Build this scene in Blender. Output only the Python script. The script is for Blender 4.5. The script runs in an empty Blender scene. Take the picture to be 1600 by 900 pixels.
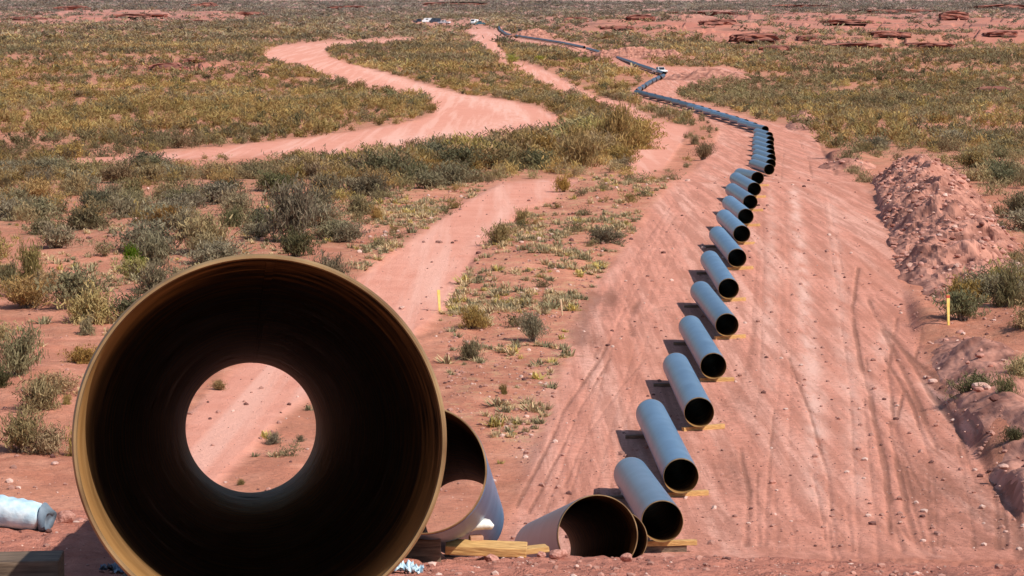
import bpy, bmesh, math, random
import numpy as np
from mathutils import Vector, Matrix

random.seed(7)
RNG = np.random.default_rng(7)
scene = bpy.context.scene
COL = scene.collection
R = math.radians

# ------------------------------------------------------------------ camera
F = 4200.0                      # focal length in photo pixels (1600 wide)
PITCH = math.atan(388.0 / F)    # level line of sight sits at y = 62
CZ = 11.75
cam_d = bpy.data.cameras.new("camera")
cam = bpy.data.objects.new("camera", cam_d)
COL.objects.link(cam)
cam.location = (0, 0, CZ)
cam.rotation_euler = (R(90) - PITCH, 0, 0)
cam_d.sensor_width = 36.0
cam_d.lens = 36.0 * F / 1600.0
cam_d.clip_start = 0.05
cam_d.clip_end = 20000
scene.camera = cam
CP, SP = math.cos(PITCH), math.sin(PITCH)


def ray(px, py):
    a, b = (np.asarray(px, float) - 800) / F, (450 - np.asarray(py, float)) / F
    return a, CP + b * SP, -SP + b * CP


def at(px, py, d):
    """the point seen at photo pixel px, py at distance d along +y"""
    dx, dy, dz = ray(px, py)
    t = d / dy
    return Vector((float(dx * t), float(d), float(CZ + dz * t)))


def project(x, y, z):
    zz = z - CZ
    dep = y * CP - zz * SP
    up = y * SP + zz * CP
    dep = np.maximum(dep, 0.05)
    return 800 + F * x / dep, 450 - F * up / dep


# ------------------------------------------------------------------ noise
def _hash(ix, iy, s):
    h = (ix.astype(np.int64) * 374761393 + iy.astype(np.int64) * 668265263 + s * 982451653) & 0xFFFFFFFF
    h = ((h ^ (h >> 13)) * 1274126177) & 0xFFFFFFFF
    return ((h ^ (h >> 16)) & 0xFFFF) / 65535.0


def vnoise(x, y, s=0):
    x = np.asarray(x, float); y = np.asarray(y, float)
    ix, iy = np.floor(x), np.floor(y)
    fx, fy = x - ix, y - iy
    fx, fy = fx * fx * (3 - 2 * fx), fy * fy * (3 - 2 * fy)
    a, b = _hash(ix, iy, s), _hash(ix + 1, iy, s)
    c, d = _hash(ix, iy + 1, s), _hash(ix + 1, iy + 1, s)
    return (a * (1 - fx) + b * fx) * (1 - fy) + (c * (1 - fx) + d * fx) * fy


def fbm(x, y, s=0, o=4):
    v, a, t = 0, 1.0, 0
    for i in range(o):
        v = v + a * vnoise(x * 2 ** i, y * 2 ** i, s + 17 * i); t += a; a *= 0.5
    return v / t - 0.5


def sstep(a, b, x):
    t = np.clip((x - a) / (b - a), 0, 1)
    return t * t * (3 - 2 * t)


# ------------------------------------------------------------------ terrain profile along the view
PROF = [(-10, -1.0), (-3, -1.45), (0, -1.5), (3, -1.55), (6.7, -1.62), (12, -2.5), (18.7, -3.62), (22, -4.22), (25, -4.82), (27, -5.35),
        (30, -6.13), (42, -8.6), (55, -10.8), (62, -11.5), (70, -11.78), (95, -11.85), (118, -11.5), (142, -10.85),
        (167, -10.65), (196, -10.42), (206, -10.95), (216, -11.5), (232, -11.75), (280, -11.95), (335, -11.85), (420, -11.45), (510, -10.9),
        (620, -8.7), (800, -4.8), (1000, -0.7), (1300, 5.0), (1700, 13.5), (2500, 34), (3500, 66), (6000, 150), (12000, 330)]
_pd = np.array([p[0] for p in PROF], float); _pz = np.array([p[1] for p in PROF], float)
_sl = np.diff(_pz) / np.diff(_pd)
_tg = np.zeros(len(_pd)); _tg[0] = _sl[0]; _tg[-1] = _sl[-1]
for i in range(1, len(_pd) - 1):
    h0, h1 = _pd[i] - _pd[i - 1], _pd[i + 1] - _pd[i]
    if _sl[i - 1] * _sl[i] > 0:
        w1, w2 = 2 * h1 + h0, h1 + 2 * h0
        _tg[i] = (w1 + w2) / (w1 / _sl[i - 1] + w2 / _sl[i])


def G(d):
    d = np.asarray(d, float)
    i = np.clip(np.searchsorted(_pd, d) - 1, 0, len(_pd) - 2)
    h = _pd[i + 1] - _pd[i]; t = np.clip((d - _pd[i]) / h, 0, 1)
    return CZ + ((1 + 2 * t) * (1 - t) ** 2 * _pz[i] + t * (1 - t) ** 2 * h * _tg[i] + t * t * (3 - 2 * t) * _pz[i + 1] + t * t * (t - 1) * h * _tg[i + 1])


_td = np.concatenate([np.linspace(57.5, 400, 3000), np.geomspace(400.2, 9000, 4000)])
_tp = project(0.0, _td, G(_td))[1]
_tpm = np.minimum.accumulate(_tp)


def dist_of(py):
    """ground distance seen at photo row py (beyond the crest)"""
    return np.interp(-np.asarray(py, float), -_tpm, _td)


def gpt(px, py):
    d = float(dist_of(py))
    p = at(px, py, d)
    return p.x, d


# ------------------------------------------------------------------ land cover map, traced on the ground
MW, MH = 1600, 960
_yy, _xx = np.mgrid[0:MH, 0:MW]


def poly_mask(poly):
    m = np.zeros((MH, MW), bool)
    P = np.array(poly, float)
    x0, x1 = int(max(0, P[:, 0].min())), int(min(MW, P[:, 0].max() + 2))
    y0, y1 = int(max(0, P[:, 1].min())), int(min(MH, P[:, 1].max() + 2))
    X, Y = _xx[y0:y1, x0:x1], _yy[y0:y1, x0:x1]
    ins = np.zeros(X.shape, bool)
    for (ax, ay), (bx, by) in zip(P, np.roll(P, -1, axis=0)):
        if ay == by: continue
        c = ((ay > Y) != (by > Y)) & (X < (bx - ax) * (Y - ay) / (by - ay) + ax)
        ins ^= c
    m[y0:y1, x0:x1] = ins
    return m


def blur(a, r):
    r = int(r)
    for _ in range(2):
        for ax in (0, 1):
            p = np.pad(a, [(r + 1, r) if k == ax else (0, 0) for k in (0, 1)], mode='edge')
            c = np.cumsum(p, axis=ax)
            n = a.shape[ax]
            a = (np.take(c, np.arange(2 * r + 1, 2 * r + 1 + n), axis=ax) - np.take(c, np.arange(0, n), axis=ax)) / (2 * r + 1)
    return a


def line_mask(pts, w0, w1=None, a=None):
    """strength map of a polyline of half width w0 -> w1"""
    a = np.zeros((MH, MW)) if a is None else a
    w1 = w0 if w1 is None else w1
    n = len(pts) - 1
    for i in range(n):
        (ax, ay), (bx, by) = pts[i], pts[i + 1]
        wa = w0 + (w1 - w0) * i / n; wb = w0 + (w1 - w0) * (i + 1) / n
        L = max(1e-6, math.hypot(bx - ax, by - ay))
        m = int(3 * max(wa, wb) + 3)
        x0, x1 = int(max(0, min(ax, bx) - m)), int(min(MW, max(ax, bx) + m)); y0, y1 = int(max(0, min(ay, by) - m)), int(min(MH, max(ay, by) + m))
        if x1 <= x0 or y1 <= y0: continue
        X, Y = _xx[y0:y1, x0:x1], _yy[y0:y1, x0:x1]
        t = np.clip(((X - ax) * (bx - ax) + (Y - ay) * (by - ay)) / L ** 2, 0, 1)
        dd = np.hypot(X - ax - t * (bx - ax), Y - ay - t * (by - ay))
        s = np.exp(-(dd / (wa + (wb - wa) * t)) ** 2)
        a[y0:y1, x0:x1] = np.maximum(a[y0:y1, x0:x1], s)
    return a


ROAD_A = [(105, 258), (300, 249), (420, 243), (520, 242), (600, 234), (680, 226), (760, 213), (820, 207), (860, 196), (874, 183), (840, 168),
          (790, 156), (720, 147), (660, 131), (600, 113), (545, 99), (515, 89), (508, 80), (525, 74), (580, 69), (640, 62), (648, 57), (560, 62),
          (480, 67), (440, 72), (418, 80), (410, 90), (428, 97), (470, 101), (492, 115), (525, 126), (575, 136), (620, 142), (662, 152), (684, 165),
          (676, 180), (645, 190), (590, 200), (520, 210), (450, 219), (380, 227), (280, 238), (200, 244), (110, 251)]
ROAD_B = [(728, 47), (752, 44), (785, 50), (792, 60), (772, 64), (800, 95), (840, 104), (880, 124), (930, 150), (985, 164), (1020, 186), (1078, 200),
          (1064, 225), (1038, 262), (1000, 276), (972, 264), (988, 240), (1008, 216), (985, 190), (955, 171), (898, 149), (838, 124), (795, 103), (757, 76), (735, 60)]
PATH_C = [(868, 278), (910, 281), (862, 311), (822, 327), (792, 351), (752, 391), (722, 441), (692, 485), (650, 520), (560, 560), (450, 640), (330, 760),
          (240, 760), (300, 640), (430, 520), (520, 460), (578, 425), (625, 390), (683, 350), (722, 316), (782, 286)]
ROW_ = [(760, 930), (790, 850), (806, 790), (835, 715), (862, 640), (885, 570), (905, 500), (942, 430), (985, 375), (1015, 330), (1045, 290), (1085, 268),
        (1112, 232), (1125, 206), (1108, 187), (1060, 176), (1000, 162), (980, 150), (985, 140), (1008, 131), (1022, 120), (1000, 112), (940, 96), (890, 80),
        (850, 72), (790, 62), (770, 50), (785, 42), (800, 54), (850, 60), (900, 66), (950, 80), (1000, 92), (1030, 104), (1085, 106), (1135, 103), (1165, 112),
        (1155, 121), (1095, 129), (1062, 141), (1055, 152), (1090, 160), (1150, 178), (1215, 194), (1272, 205), (1284, 232), (1302, 262), (1352, 290),
        (1378, 330), (1400, 390), (1418, 460), (1440, 560), (1475, 640), (1535, 720), (1590, 800), (1660, 960), (760, 960)]
STRIP = [(800, 330), (860, 300), (930, 268), (1000, 280), (1045, 290), (985, 375), (942, 430), (905, 500), (885, 570), (860, 645), (830, 715), (700, 640), (690, 490), (750, 390)]
STRIP2 = [(540, 400), (560, 330), (640, 300), (740, 285), (870, 268), (780, 288), (700, 330), (640, 380), (580, 425)]

m_road = np.zeros((MH, MW)); m_row = poly_mask(ROW_).astype(float)
mA, mB, mC = poly_mask(ROAD_A), poly_mask(ROAD_B), poly_mask(PATH_C)
m_road = np.maximum.reduce([mA, mB, mC]).astype(float)
_f = (_yy / 900.0)


def vblur(a, r_far, r_near):
    b0, b1 = blur(a, r_far), blur(a, r_near)
    w = sstep(120, 420, _yy)
    return b0 * (1 - w) + b1 * w


road_f = vblur(m_road, 2, 6); row_f = vblur(m_row, 2, 9)
bare_f = np.maximum(road_f, row_f)
grass_f = blur(np.maximum(poly_mask(STRIP), poly_mask(STRIP2)).astype(float), 8) * (1 - np.clip(bare_f * 1.3, 0, 1))

# vegetation density
veg = np.interp(_yy[:, 0].astype(float), [0, 40, 65, 110, 235, 300, 400, 450, 560, 700, 960], [.7, .75, .85, .95, .95, .85, .72, .42, .25, .18, .16])[:, None] * np.ones((1, MW))
vr = np.interp(_yy[:, 0].astype(float), [0, 40, 90, 250, 460, 520, 700, 960], [.65, .7, .92, .95, .85, .35, .25, .2])[:, None]
wr = sstep(1180, 1320, _xx)
veg = veg * (1 - wr) + vr * wr
veg = np.where(blur(np.maximum(poly_mask(STRIP), poly_mask(STRIP2)).astype(float), 5) > .5, .16, veg)
dense = blur(poly_mask([(500, 84), (560, 72), (650, 60), (730, 55), (760, 76), (800, 104), (900, 152), (985, 190), (1005, 215), (985, 245), (930, 270), (820, 262), (720, 278),
                        (600, 290), (520, 300), (430, 278), (560, 264), (690, 250), (790, 236), (860, 226), (892, 205), (888, 184), (720, 143), (600, 108)]).astype(float), 5)
veg = np.maximum(veg, dense * 1.0)
veg = veg * (1 - sstep(.12, .5, bare_f))
setback = blur(poly_mask([(100, 258), (300, 249), (420, 243), (520, 242), (600, 234), (680, 226), (760, 213), (820, 207), (860, 196), (874, 183), (890, 190), (888, 210), (850, 226), (770, 238), (680, 250), (560, 262), (420, 262), (250, 266), (100, 270)]).astype(float), 3)
veg = veg * (1 - .93 * setback)
veg = veg * (1 - blur(poly_mask([(640, 33), (705, 33), (760, 35), (765, 44), (700, 45), (640, 43)]).astype(float), 2) * .95)
gap = blur(poly_mask([(1040, 292), (1000, 278), (1036, 262), (1062, 225), (1076, 198), (1108, 186), (1125, 206), (1112, 234), (1085, 270)]).astype(float), 3)
veg = np.where(gap > .5, veg * .28, veg)
# reddish rocky ground far away
redm = blur(np.maximum.reduce([poly_mask(p).astype(float) for p in (
    [(0, 22), (120, 18), (330, 14), (420, 22), (330, 36), (150, 42), (0, 40)], [(830, 26), (1000, 20), (1300, 18), (1600, 22), (1600, 70), (1420, 82), (1150, 74), (1060, 58), (880, 50)],
    [(180, 96), (330, 92), (420, 104), (420, 128), (300, 124), (200, 118)], [(1290, 236), (1330, 236), (1345, 270), (1300, 265)], [(900, 72), (1000, 70), (1050, 92), (1000, 98), (930, 90)])]), 4)
veg = veg * (1 - blur(poly_mask([(1345, 268), (1420, 250), (1500, 272), (1580, 365), (1575, 440), (1500, 475), (1430, 500), (1375, 340)]).astype(float), 5) * .97)
tall = blur(np.maximum(poly_mask([(430, 280), (600, 264), (790, 238), (880, 222), (960, 200), (1010, 215), (985, 250), (800, 268), (600, 295)]), 0).astype(float), 6)

# ruts and tyre marks
rut = np.zeros((MH, MW))
for pts, w0, w1, s in [
    ([(1340, 420), (1330, 480), (1340, 560), (1362, 640), (1380, 720), (1388, 830)], 3, 6, .8), ([(1355, 470), (1400, 560), (1440, 640), (1465, 700), (1475, 780), (1470, 850)], 4, 8, .75),
    ([(1370, 500), (1420, 560), (1490, 620), (1530, 690), (1550, 760), (1556, 850)], 4, 9, .9), ([(1440, 520), (1425, 570), (1455, 620), (1500, 670), (1520, 740), (1535, 830)], 3, 6, .8),
    ([(1390, 660), (1400, 720), (1412, 790), (1430, 850), (1470, 895)], 4, 9, .85), ([(1410, 610), (1400, 670), (1420, 730), (1452, 790), (1450, 850)], 3, 6, .7),
    ([(1230, 560), (1262, 640), (1292, 740), (1300, 850), (1310, 880)], 2.5, 4, .5), ([(1210, 640), (1206, 720), (1190, 850)], 3, 4, .45),
    ([(1560, 720), (1580, 800), (1590, 880)], 8, 12, .8), ([(1540, 700), (1562, 780), (1566, 850)], 5, 8, .9), ([(1500, 700), (1508, 770), (1520, 850)], 5, 8, .8),
    ([(1450, 720), (1446, 790), (1454, 860)], 6, 8, .8), ([(1290, 820), (1296, 870)], 4, 5, .6), ([(1320, 790), (1326, 860)], 3, 4, .4),
    ([(980, 480), (940, 560), (880, 640), (850, 700), (810, 790)], 2.5, 4, .6), ([(955, 560), (905, 640), (865, 720), (830, 800)], 2, 3.5, .5), ([(1000, 470), (985, 500), (990, 520)], 6, 8, .8),
    ([(1010, 560), (960, 620), (905, 700), (880, 760)], 2, 3, .35), ([(1040, 330), (985, 420), (950, 500), (930, 560)], 2, 4, .4), ([(1060, 330), (1010, 420), (975, 500)], 2, 3, .35),
    ([(930, 470), (905, 525)], 18, 18, .75), ([(955, 466), (930, 525)], 16, 16, .7), ([(1040, 480), (1000, 500)], 10, 10, .5), ([(1180, 500), (1170, 560), (1150, 640)], 5, 8, .35), ([(800, 690), (900, 684), (960, 690)], 2, 2.5, .25),
    ([(1250, 220), (1262, 250), (1272, 282)], 1.6, 2, .6), ([(1280, 214), (1288, 240), (1306, 270)], 3, 4, .9), ([(1226, 215), (1224, 250), (1222, 280)], 1.4, 2, .4),
]:
    rut = np.maximum(rut, line_mask(pts, w0, w1) * s)
for pts, w0, w1, s in [([(1395, 530), (1440, 590), (1500, 640), (1545, 720)], 3, 6, .8), ([(1380, 560), (1430, 640), (1455, 720), (1462, 850)], 3, 6, .8), ([(1400, 500), (1385, 580), (1400, 680), (1425, 790), (1445, 860)], 3, 6, .7),
                       ([(1418, 560), (1480, 610), (1520, 660), (1540, 740), (1560, 830)], 3, 6, .7), ([(1350, 560), (1372, 700), (1405, 860)], 3, 5, .6), ([(1465, 820), (1500, 870), (1540, 893)], 4, 5, .6), ([(1390, 800), (1430, 860), (1470, 893)], 4, 6, .6),
                       ([(1160, 700), (1172, 770), (1160, 850)], 4, 7, .7), ([(1186, 740), (1182, 800), (1180, 850)], 3, 5, .5), ([(1270, 740), (1280, 800), (1286, 850)], 2, 3, .5)]:
    rut = np.maximum(rut, line_mask(pts, w0, w1) * s)
for pts, w0, w1, s, gap_ in [([(1190, 300), (1186, 420), (1178, 600), (1150, 860)], 1.6, 4, .38, 14), ([(1290, 300), (1318, 480), (1340, 640), (1352, 870)], 1.6, 4.5, .42, 16), ([(1222, 300), (1226, 500), (1222, 860)], 1.3, 4, .3, 14),
                             ([(1050, 320), (980, 450), (930, 600), (880, 760), (850, 860)], 1.6, 4, .42, 16), ([(1090, 300), (1030, 440), (985, 600), (930, 800)], 1.5, 4, .34, 14), ([(720, 150), (780, 168), (800, 190), (720, 212), (560, 228)], 1.0, 1.3, .3, 5), ([(1248, 205), (1262, 240), (1270, 282)], 1, 1.5, .45, 6)]:
    for off in (-.5, .5):
        rut = np.maximum(rut, line_mask([(px_ + off * gap_ * (.5 + (py_ - 300) / 400 if py_ > 300 else .5), py_ + (off * gap_ if py_ < 290 and len(pts) == 5 else 0)) for px_, py_ in pts], w0, w1) * s * .8)
churn = blur(np.maximum(poly_mask([(1430, 690), (1500, 690), (1560, 750), (1580, 850), (1450, 862), (1415, 780)]).astype(float) * .62, poly_mask([(1110, 600), (1160, 560), (1190, 620), (1195, 850), (1080, 866), (1100, 760)]).astype(float) * .30), 20)
rut = np.maximum(rut, churn)
pale = np.zeros((MH, MW))
for pts, w0, w1, s in [([(1240, 300), (1250, 400), (1262, 520), (1275, 660), (1280, 760)], 8, 20, .8), ([(1205, 300), (1205, 420), (1200, 600)], 6, 16, .45),
                       ([(1300, 320), (1310, 450), (1325, 600), (1345, 760)], 8, 22, .4), ([(1440, 600), (1490, 660), (1530, 700)], 8, 12, .6), ([(1385, 520), (1370, 560)], 12, 14, .5),
                       ([(650, 480), (720, 400), (800, 320)], 10, 8, .3), ([(560, 104), (640, 134), (760, 160), (820, 184), (740, 206), (600, 222)], 6, 10, .5), ([(960, 420), (880, 560), (830, 700)], 12, 30, .3)]:
    pale = np.maximum(pale, line_mask(pts, w0, w1) * s)


def samp(a, px, py):
    x = np.clip(np.asarray(px, float), 0, MW - 1.001); y = np.clip(np.asarray(py, float), 0, MH - 1.001)
    i, j = x.astype(int), y.astype(int); fx, fy = x - i, y - j
    return (a[j, i] * (1 - fx) + a[j, i + 1] * fx) * (1 - fy) + (a[j + 1, i] * (1 - fx) + a[j + 1, i + 1] * fx) * fy


BUMPS = []   # x, y, sx, sy, h
for px, py, wx, wd, h in [(1590, 520, 2.2, 8, .8), (1600, 600, 2.2, 6, 1.1), (1510, 640, 1.6, 5, .35), (1600, 700, 2, 5, 1.0), (1590, 790, 1.2, 4, .7), (1500, 560, 1.5, 4, .5), (1440, 500, 1.2, 6, .4),
                          (60, 620, 3, 8, .35), (200, 480, 4, 10, .4), (760, 610, 2.5, 6, .25), (820, 430, 3, 12, .35), (1320, 250, 3, 9, 1.2)]:
    x, d = gpt(px, py); BUMPS.append((x, d, wx, wd, h))


def rwarp(x, y):
    return (fbm(x * .2, y * .05, 61, 2) * 16 + fbm(x * 2, y * .6, 62, 2) * 2.5) * np.clip(80 / np.maximum(y, 40), .1, 1)


def H(x, y, detail=True):
    x = np.asarray(x, float); y = np.asarray(y, float)
    g = G(y)
    # the hill is a little higher on the left of the first pipe
    near = 1 - sstep(26, 34, y)
    left = sstep(-0.9, -1.5, x) * sstep(8, 14, y) * (1 - sstep(19.5, 24, y))
    z = g + left * (0.02 + 0.24 * sstep(12, 18.7, y)) - near * sstep(-1.2, -.6, x) * (.09 + .10 * sstep(1.5, 4.5, x)) * sstep(14, 20, y)
    px, py = project(x, np.maximum(y, 1), g)
    far = y > 56
    bare = np.where(far, np.clip(samp(bare_f, px, py) * 1.2, 0, 1), 0)
    for bx, by, sx, sy, h in BUMPS:
        z = z + h * np.exp(-((x - bx) / sx) ** 2 - ((y - by) / sy) ** 2) * (1 - bare * .8) * far
    wild = np.where(far, 1 - bare, 0)
    z = z + wild * (fbm(x * .12, y * .06, 3, 3) * .7 + fbm(x * .8, y * .5, 5, 3) * .22) * sstep(57, 75, y)
    z = z + fbm(x * .01, y * .006, 9, 3) * np.clip((y - 500) / 200, 0, 1) * 3 * (1 - bare)
    if detail:
        z = z + np.where(far, bare * (fbm(x * 1.6, y * .12, 11, 4) * .026 + fbm(x * 5, y * 2.5, 12, 2) * .02 - samp(rut, px + rwarp(x, y), py) * .055), fbm(x * 2.2, y * 2.2, 13, 4) * .16 + fbm(x * 9, y * 9, 14, 2) * .045)
        red = np.where(far, samp(redm, px, py), 0)
        z = z + red * np.clip((y - 400) / 400, 0, 1) * np.round(fbm(x * .02, y * .010, 21, 4) * 7) * 1.5
    return z


def hz(x, y):
    return float(H(np.array([x]), np.array([y]))[0])


def gpt2(px, py):
    """where the ray through a photo pixel meets the ground beyond the crest"""
    d0 = float(dist_of(py))
    ds = np.linspace(max(57.5, d0 * .8), d0 * 1.12, 700)
    dx, dy, dz = ray(px, py)
    below = np.nonzero(CZ + dz * ds / dy <= H(dx * ds / dy, ds))[0]
    d = float(ds[below[0]]) if len(below) else d0
    return float(dx / dy * d), d


# ------------------------------------------------------------------ mesh helpers
def np_mesh(name, V, Fc, mat_idx=None, smooth=False):
    V = np.asarray(V, np.float32); Fc = np.asarray(Fc, np.int32)
    k = Fc.shape[1]
    me = bpy.data.meshes.new(name)
    me.vertices.add(len(V)); me.vertices.foreach_set("co", V.ravel())
    me.loops.add(Fc.size); me.loops.foreach_set("vertex_index", Fc.ravel())
    me.polygons.add(len(Fc)); me.polygons.foreach_set("loop_start", np.arange(0, Fc.size, k, dtype=np.int32))
    me.polygons.foreach_set("use_smooth", np.full(len(Fc), smooth, bool))
    if mat_idx is not None: me.polygons.foreach_set("material_index", np.asarray(mat_idx, np.int32))
    me.update(calc_edges=True)
    return me


def link(name, me, parent=None, mats=()):
    o = bpy.data.objects.new(name, me)
    COL.objects.link(o)
    for m in mats: me.materials.append(m)
    if parent is not None: o.parent = parent
    return o


def tag(o, label=None, cat=None, group=None, kind=None):
    for k, v in (("label", label), ("category", cat), ("group", group), ("kind", kind)):
        if v: o[k] = v
    return o


def thing(name, label, cat, loc=(0, 0, 0), group=None):
    o = bpy.data.objects.new(name, None); COL.objects.link(o)
    o.location = loc; o.empty_display_size = .2
    return tag(o, label, cat, group)


def bm_obj(name, bm, mats, parent=None, smooth=False):
    me = bpy.data.meshes.new(name)
    bm.normal_update(); bm.to_mesh(me); bm.free()
    if smooth:
        me.polygons.foreach_set("use_smooth", np.ones(len(me.polygons), bool))
    mats = mats if isinstance(mats, (list, tuple)) else [mats]
    return link(name, me, parent, mats)


def add_box(bm, c, s, rot=None, bevel=0.0, mi=0):
    M = Matrix.Translation(c) @ (rot.to_4x4() if rot is not None else Matrix.Identity(4)) @ Matrix.Diagonal((s[0], s[1], s[2], 1))
    r = bmesh.ops.create_cube(bm, size=1.0, matrix=M)
    fs = list({f for v in r['verts'] for f in v.link_faces})
    for f in fs: f.material_index = mi
    if bevel:
        es = list({e for v in r['verts'] for e in v.link_edges})
        bmesh.ops.bevel(bm, geom=es, offset=bevel, segments=2, affect='EDGES', profile=.6)


def add_cyl(bm, a, b, r, n=16, r2=None, mi=0, cap=True):
    a, b = Vector(a), Vector(b); d = b - a
    q = d.to_track_quat('Z', 'Y').to_matrix().to_4x4()
    res = bmesh.ops.create_cone(bm, cap_ends=cap, segments=n, radius1=r, radius2=r if r2 is None else r2, depth=d.length, matrix=Matrix.Translation((a + b) / 2) @ q)
    for f in {f for v in res['verts'] for f in v.link_faces}: f.material_index = mi


# ------------------------------------------------------------------ materials
def mat(name):
    m = bpy.data.materials.new(name); m.use_nodes = True
    nt = m.node_tree
    return m, nt, nt.nodes, nt.links, nt.nodes["Principled BSDF"]


def noise_mat(name, c1, c2, scale=4.0, rough=.8, detail=5, bump=0.0, stretch=(1, 1, 1), spec=.3, metal=0.0, lo=.35, hi=.65, coord='Object'):
    m, nt, N, L, b = mat(name)
    tc = N.new("ShaderNodeTexCoord"); mp = N.new("ShaderNodeMapping"); mp.inputs['Scale'].default_value = stretch
    no = N.new("ShaderNodeTexNoise"); no.inputs['Scale'].default_value = scale; no.inputs['Detail'].default_value = detail
    cr = N.new("ShaderNodeValToRGB"); e = cr.color_ramp.elements
    e[0].position, e[0].color = lo, (*c1, 1); e[1].position, e[1].color = hi, (*c2, 1)
    L.new(tc.outputs[coord], mp.inputs['Vector']); L.new(mp.outputs[0], no.inputs['Vector']); L.new(no.outputs[0], cr.inputs[0]); L.new(cr.outputs[0], b.inputs['Base Color'])
    b.inputs['Roughness'].default_value = rough; b.inputs['Specular IOR Level'].default_value = spec; b.inputs['Metallic'].default_value = metal
    if bump:
        bp = N.new("ShaderNodeBump"); bp.inputs['Strength'].default_value = bump; bp.inputs['Distance'].default_value = .02
        L.new(no.outputs[0], bp.inputs['Height']); L.new(bp.outputs[0], b.inputs['Normal'])
    return m


SOIL = (.60, .242, .152); SOIL_D = (.46, .175, .108); SOIL_L = (.72, .335, .225)


def ground_material():
    m, nt, N, L, b = mat("red_soil")
    g = N.new("ShaderNodeNewGeometry")
    at1 = N.new("ShaderNodeAttribute"); at1.attribute_name = "cover"
    at2 = N.new("ShaderNodeAttribute"); at2.attribute_name = "cover_b"
    s1 = N.new("ShaderNodeSeparateColor"); s2 = N.new("ShaderNodeSeparateColor")
    L.new(at1.outputs['Color'], s1.inputs[0]); L.new(at2.outputs['Color'], s2.inputs[0])
    road, rutn, rock = s1.outputs; row = at1.outputs['Alpha']
    hill, palen, grass = s2.outputs; vegd = at2.outputs['Alpha']

    def nz(scale, detail=4, st=(1, 1, 1), rough=.6, rot=0):
        mp = N.new("ShaderNodeMapping"); mp.inputs['Scale'].default_value = st; mp.inputs['Rotation'].default_value = (0, 0, rot)
        n = N.new("ShaderNodeTexNoise"); n.inputs['Scale'].default_value = scale; n.inputs['Detail'].default_value = detail; n.inputs['Roughness'].default_value = rough
        L.new(g.outputs['Position'], mp.inputs[0]); L.new(mp.outputs[0], n.inputs['Vector'])
        return n.outputs[0]

    def ramp(v, lo, hi):
        r = N.new("ShaderNodeMapRange"); r.inputs[1].default_value = lo; r.inputs[2].default_value = hi; r.clamp = True
        L.new(v, r.inputs[0]); return r.outputs[0]

    def mul(a, c, op='MULTIPLY'):
        n = N.new("ShaderNodeMath"); n.operation = op; n.use_clamp = True
        for k, v in ((0, a), (1, c)):
            if isinstance(v, (int, float)): n.inputs[k].default_value = v
            else: L.new(v, n.inputs[k])
        return n.outputs[0]

    def mix(f, a, c, mode='MIX'):
        n = N.new("ShaderNodeMix"); n.data_type = 'RGBA'; n.blend_type = mode
        if isinstance(f, (int, float)): n.inputs[0].default_value = f
        else: L.new(f, n.inputs[0])
        for k, v in ((6, a), (7, c)):
            if isinstance(v, tuple): n.inputs[k].default_value = (*v, 1)
            else: L.new(v, n.inputs[k])
        return n.outputs[2]

    big = nz(.06, 4); mid = nz(.55, 5); fine = nz(5.0, 6, rough=.7); grit = nz(22, 3, rough=.8)
    soil = mix(ramp(big, .35, .65), SOIL_D, SOIL)
    soil = mix(mul(ramp(mid, .45, .7), .7), soil, SOIL_L)
    soil = mix(mul(ramp(fine, .52, .36), .55), soil, (.30, .125, .085))
    # beaten dirt of roads and of the working strip
    streak = nz(2.6, 4, (1, .035, 1), .65, R(6)); streak2 = nz(.7, 3, (1, .02, 1), .6, R(6))
    dirt = mix(ramp(mid, .3, .7), (.68, .285, .20), (.76, .35, .255))
    dirt = mix(mul(ramp(streak2, .48, .62), .7), dirt, (.81, .445, .345))
    dirt2 = mix(mul(mul(ramp(streak, .56, .42), row), .6), dirt, (.42, .17, .115))
    dirt2 = mix(mul(ramp(fine, .52, .36), .55), dirt2, (.40, .16, .108))
    dirt2 = mix(mul(ramp(nz(.16, 5, (1, .35, 1), .65), .48, .68), .5), dirt2, (.50, .195, .125))
    dirt2 = mix(mul(ramp(nz(9.0, 4, rough=.8), .60, .70), .5), dirt2, (.36, .14, .095))
    c = mix(mul(road, 1.0), soil, dirt)
    c = mix(row, c, dirt2)
    c = mix(mul(palen, ramp(nz(1.6, 5, (1, .12, 1), .7), .35, .6)), c, (.86, .53, .425))
    ma = N.new("ShaderNodeMath"); ma.operation = 'MULTIPLY_ADD'; ma.inputs[1].default_value = 1.5
    L.new(rutn, ma.inputs[0])
    mb = N.new("ShaderNodeMath"); mb.operation = 'MULTIPLY_ADD'; mb.inputs[1].default_value = 1.5; mb.inputs[2].default_value = -.75
    L.new(nz(4.0, 6, (1, .32, 1), .78), mb.inputs[0]); L.new(mb.outputs[0], ma.inputs[2])
    c = mix(mul(mul(ramp(ma.outputs[0], .2, .75), mul(rutn, 4.0)), .6), c, (.20, .088, .058))
    # dead litter between the shrubs
    lit = mul(vegd, ramp(nz(.35, 5, rough=.75), .42, .62))
    c = mix(mul(lit, .7), c, (.33, .20, .115))
    c = mix(mul(grass, mul(ramp(nz(1.1, 5, rough=.75), .52, .64), .5)), c, (.52, .36, .18))
    # haze painted into the soil as a mauve tint growing with distance
    sp = N.new("ShaderNodeSeparateXYZ"); L.new(g.outputs['Position'], sp.inputs[0])
    far_haze = ramp(sp.outputs[1], 700, 2400)
    c = mix(mul(far_haze, .6), c, (.46, .30, .285))
    # red rock far away
    led = nz(.05, 6, (.4, 1.6, 1), .75)
    c = mix(mul(rock, ramp(led, .40, .56)), c, (.50, .19, .135))
    c = mix(mul(rock, ramp(led, .46, .36)), c, (.17, .075, .065))
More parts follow.
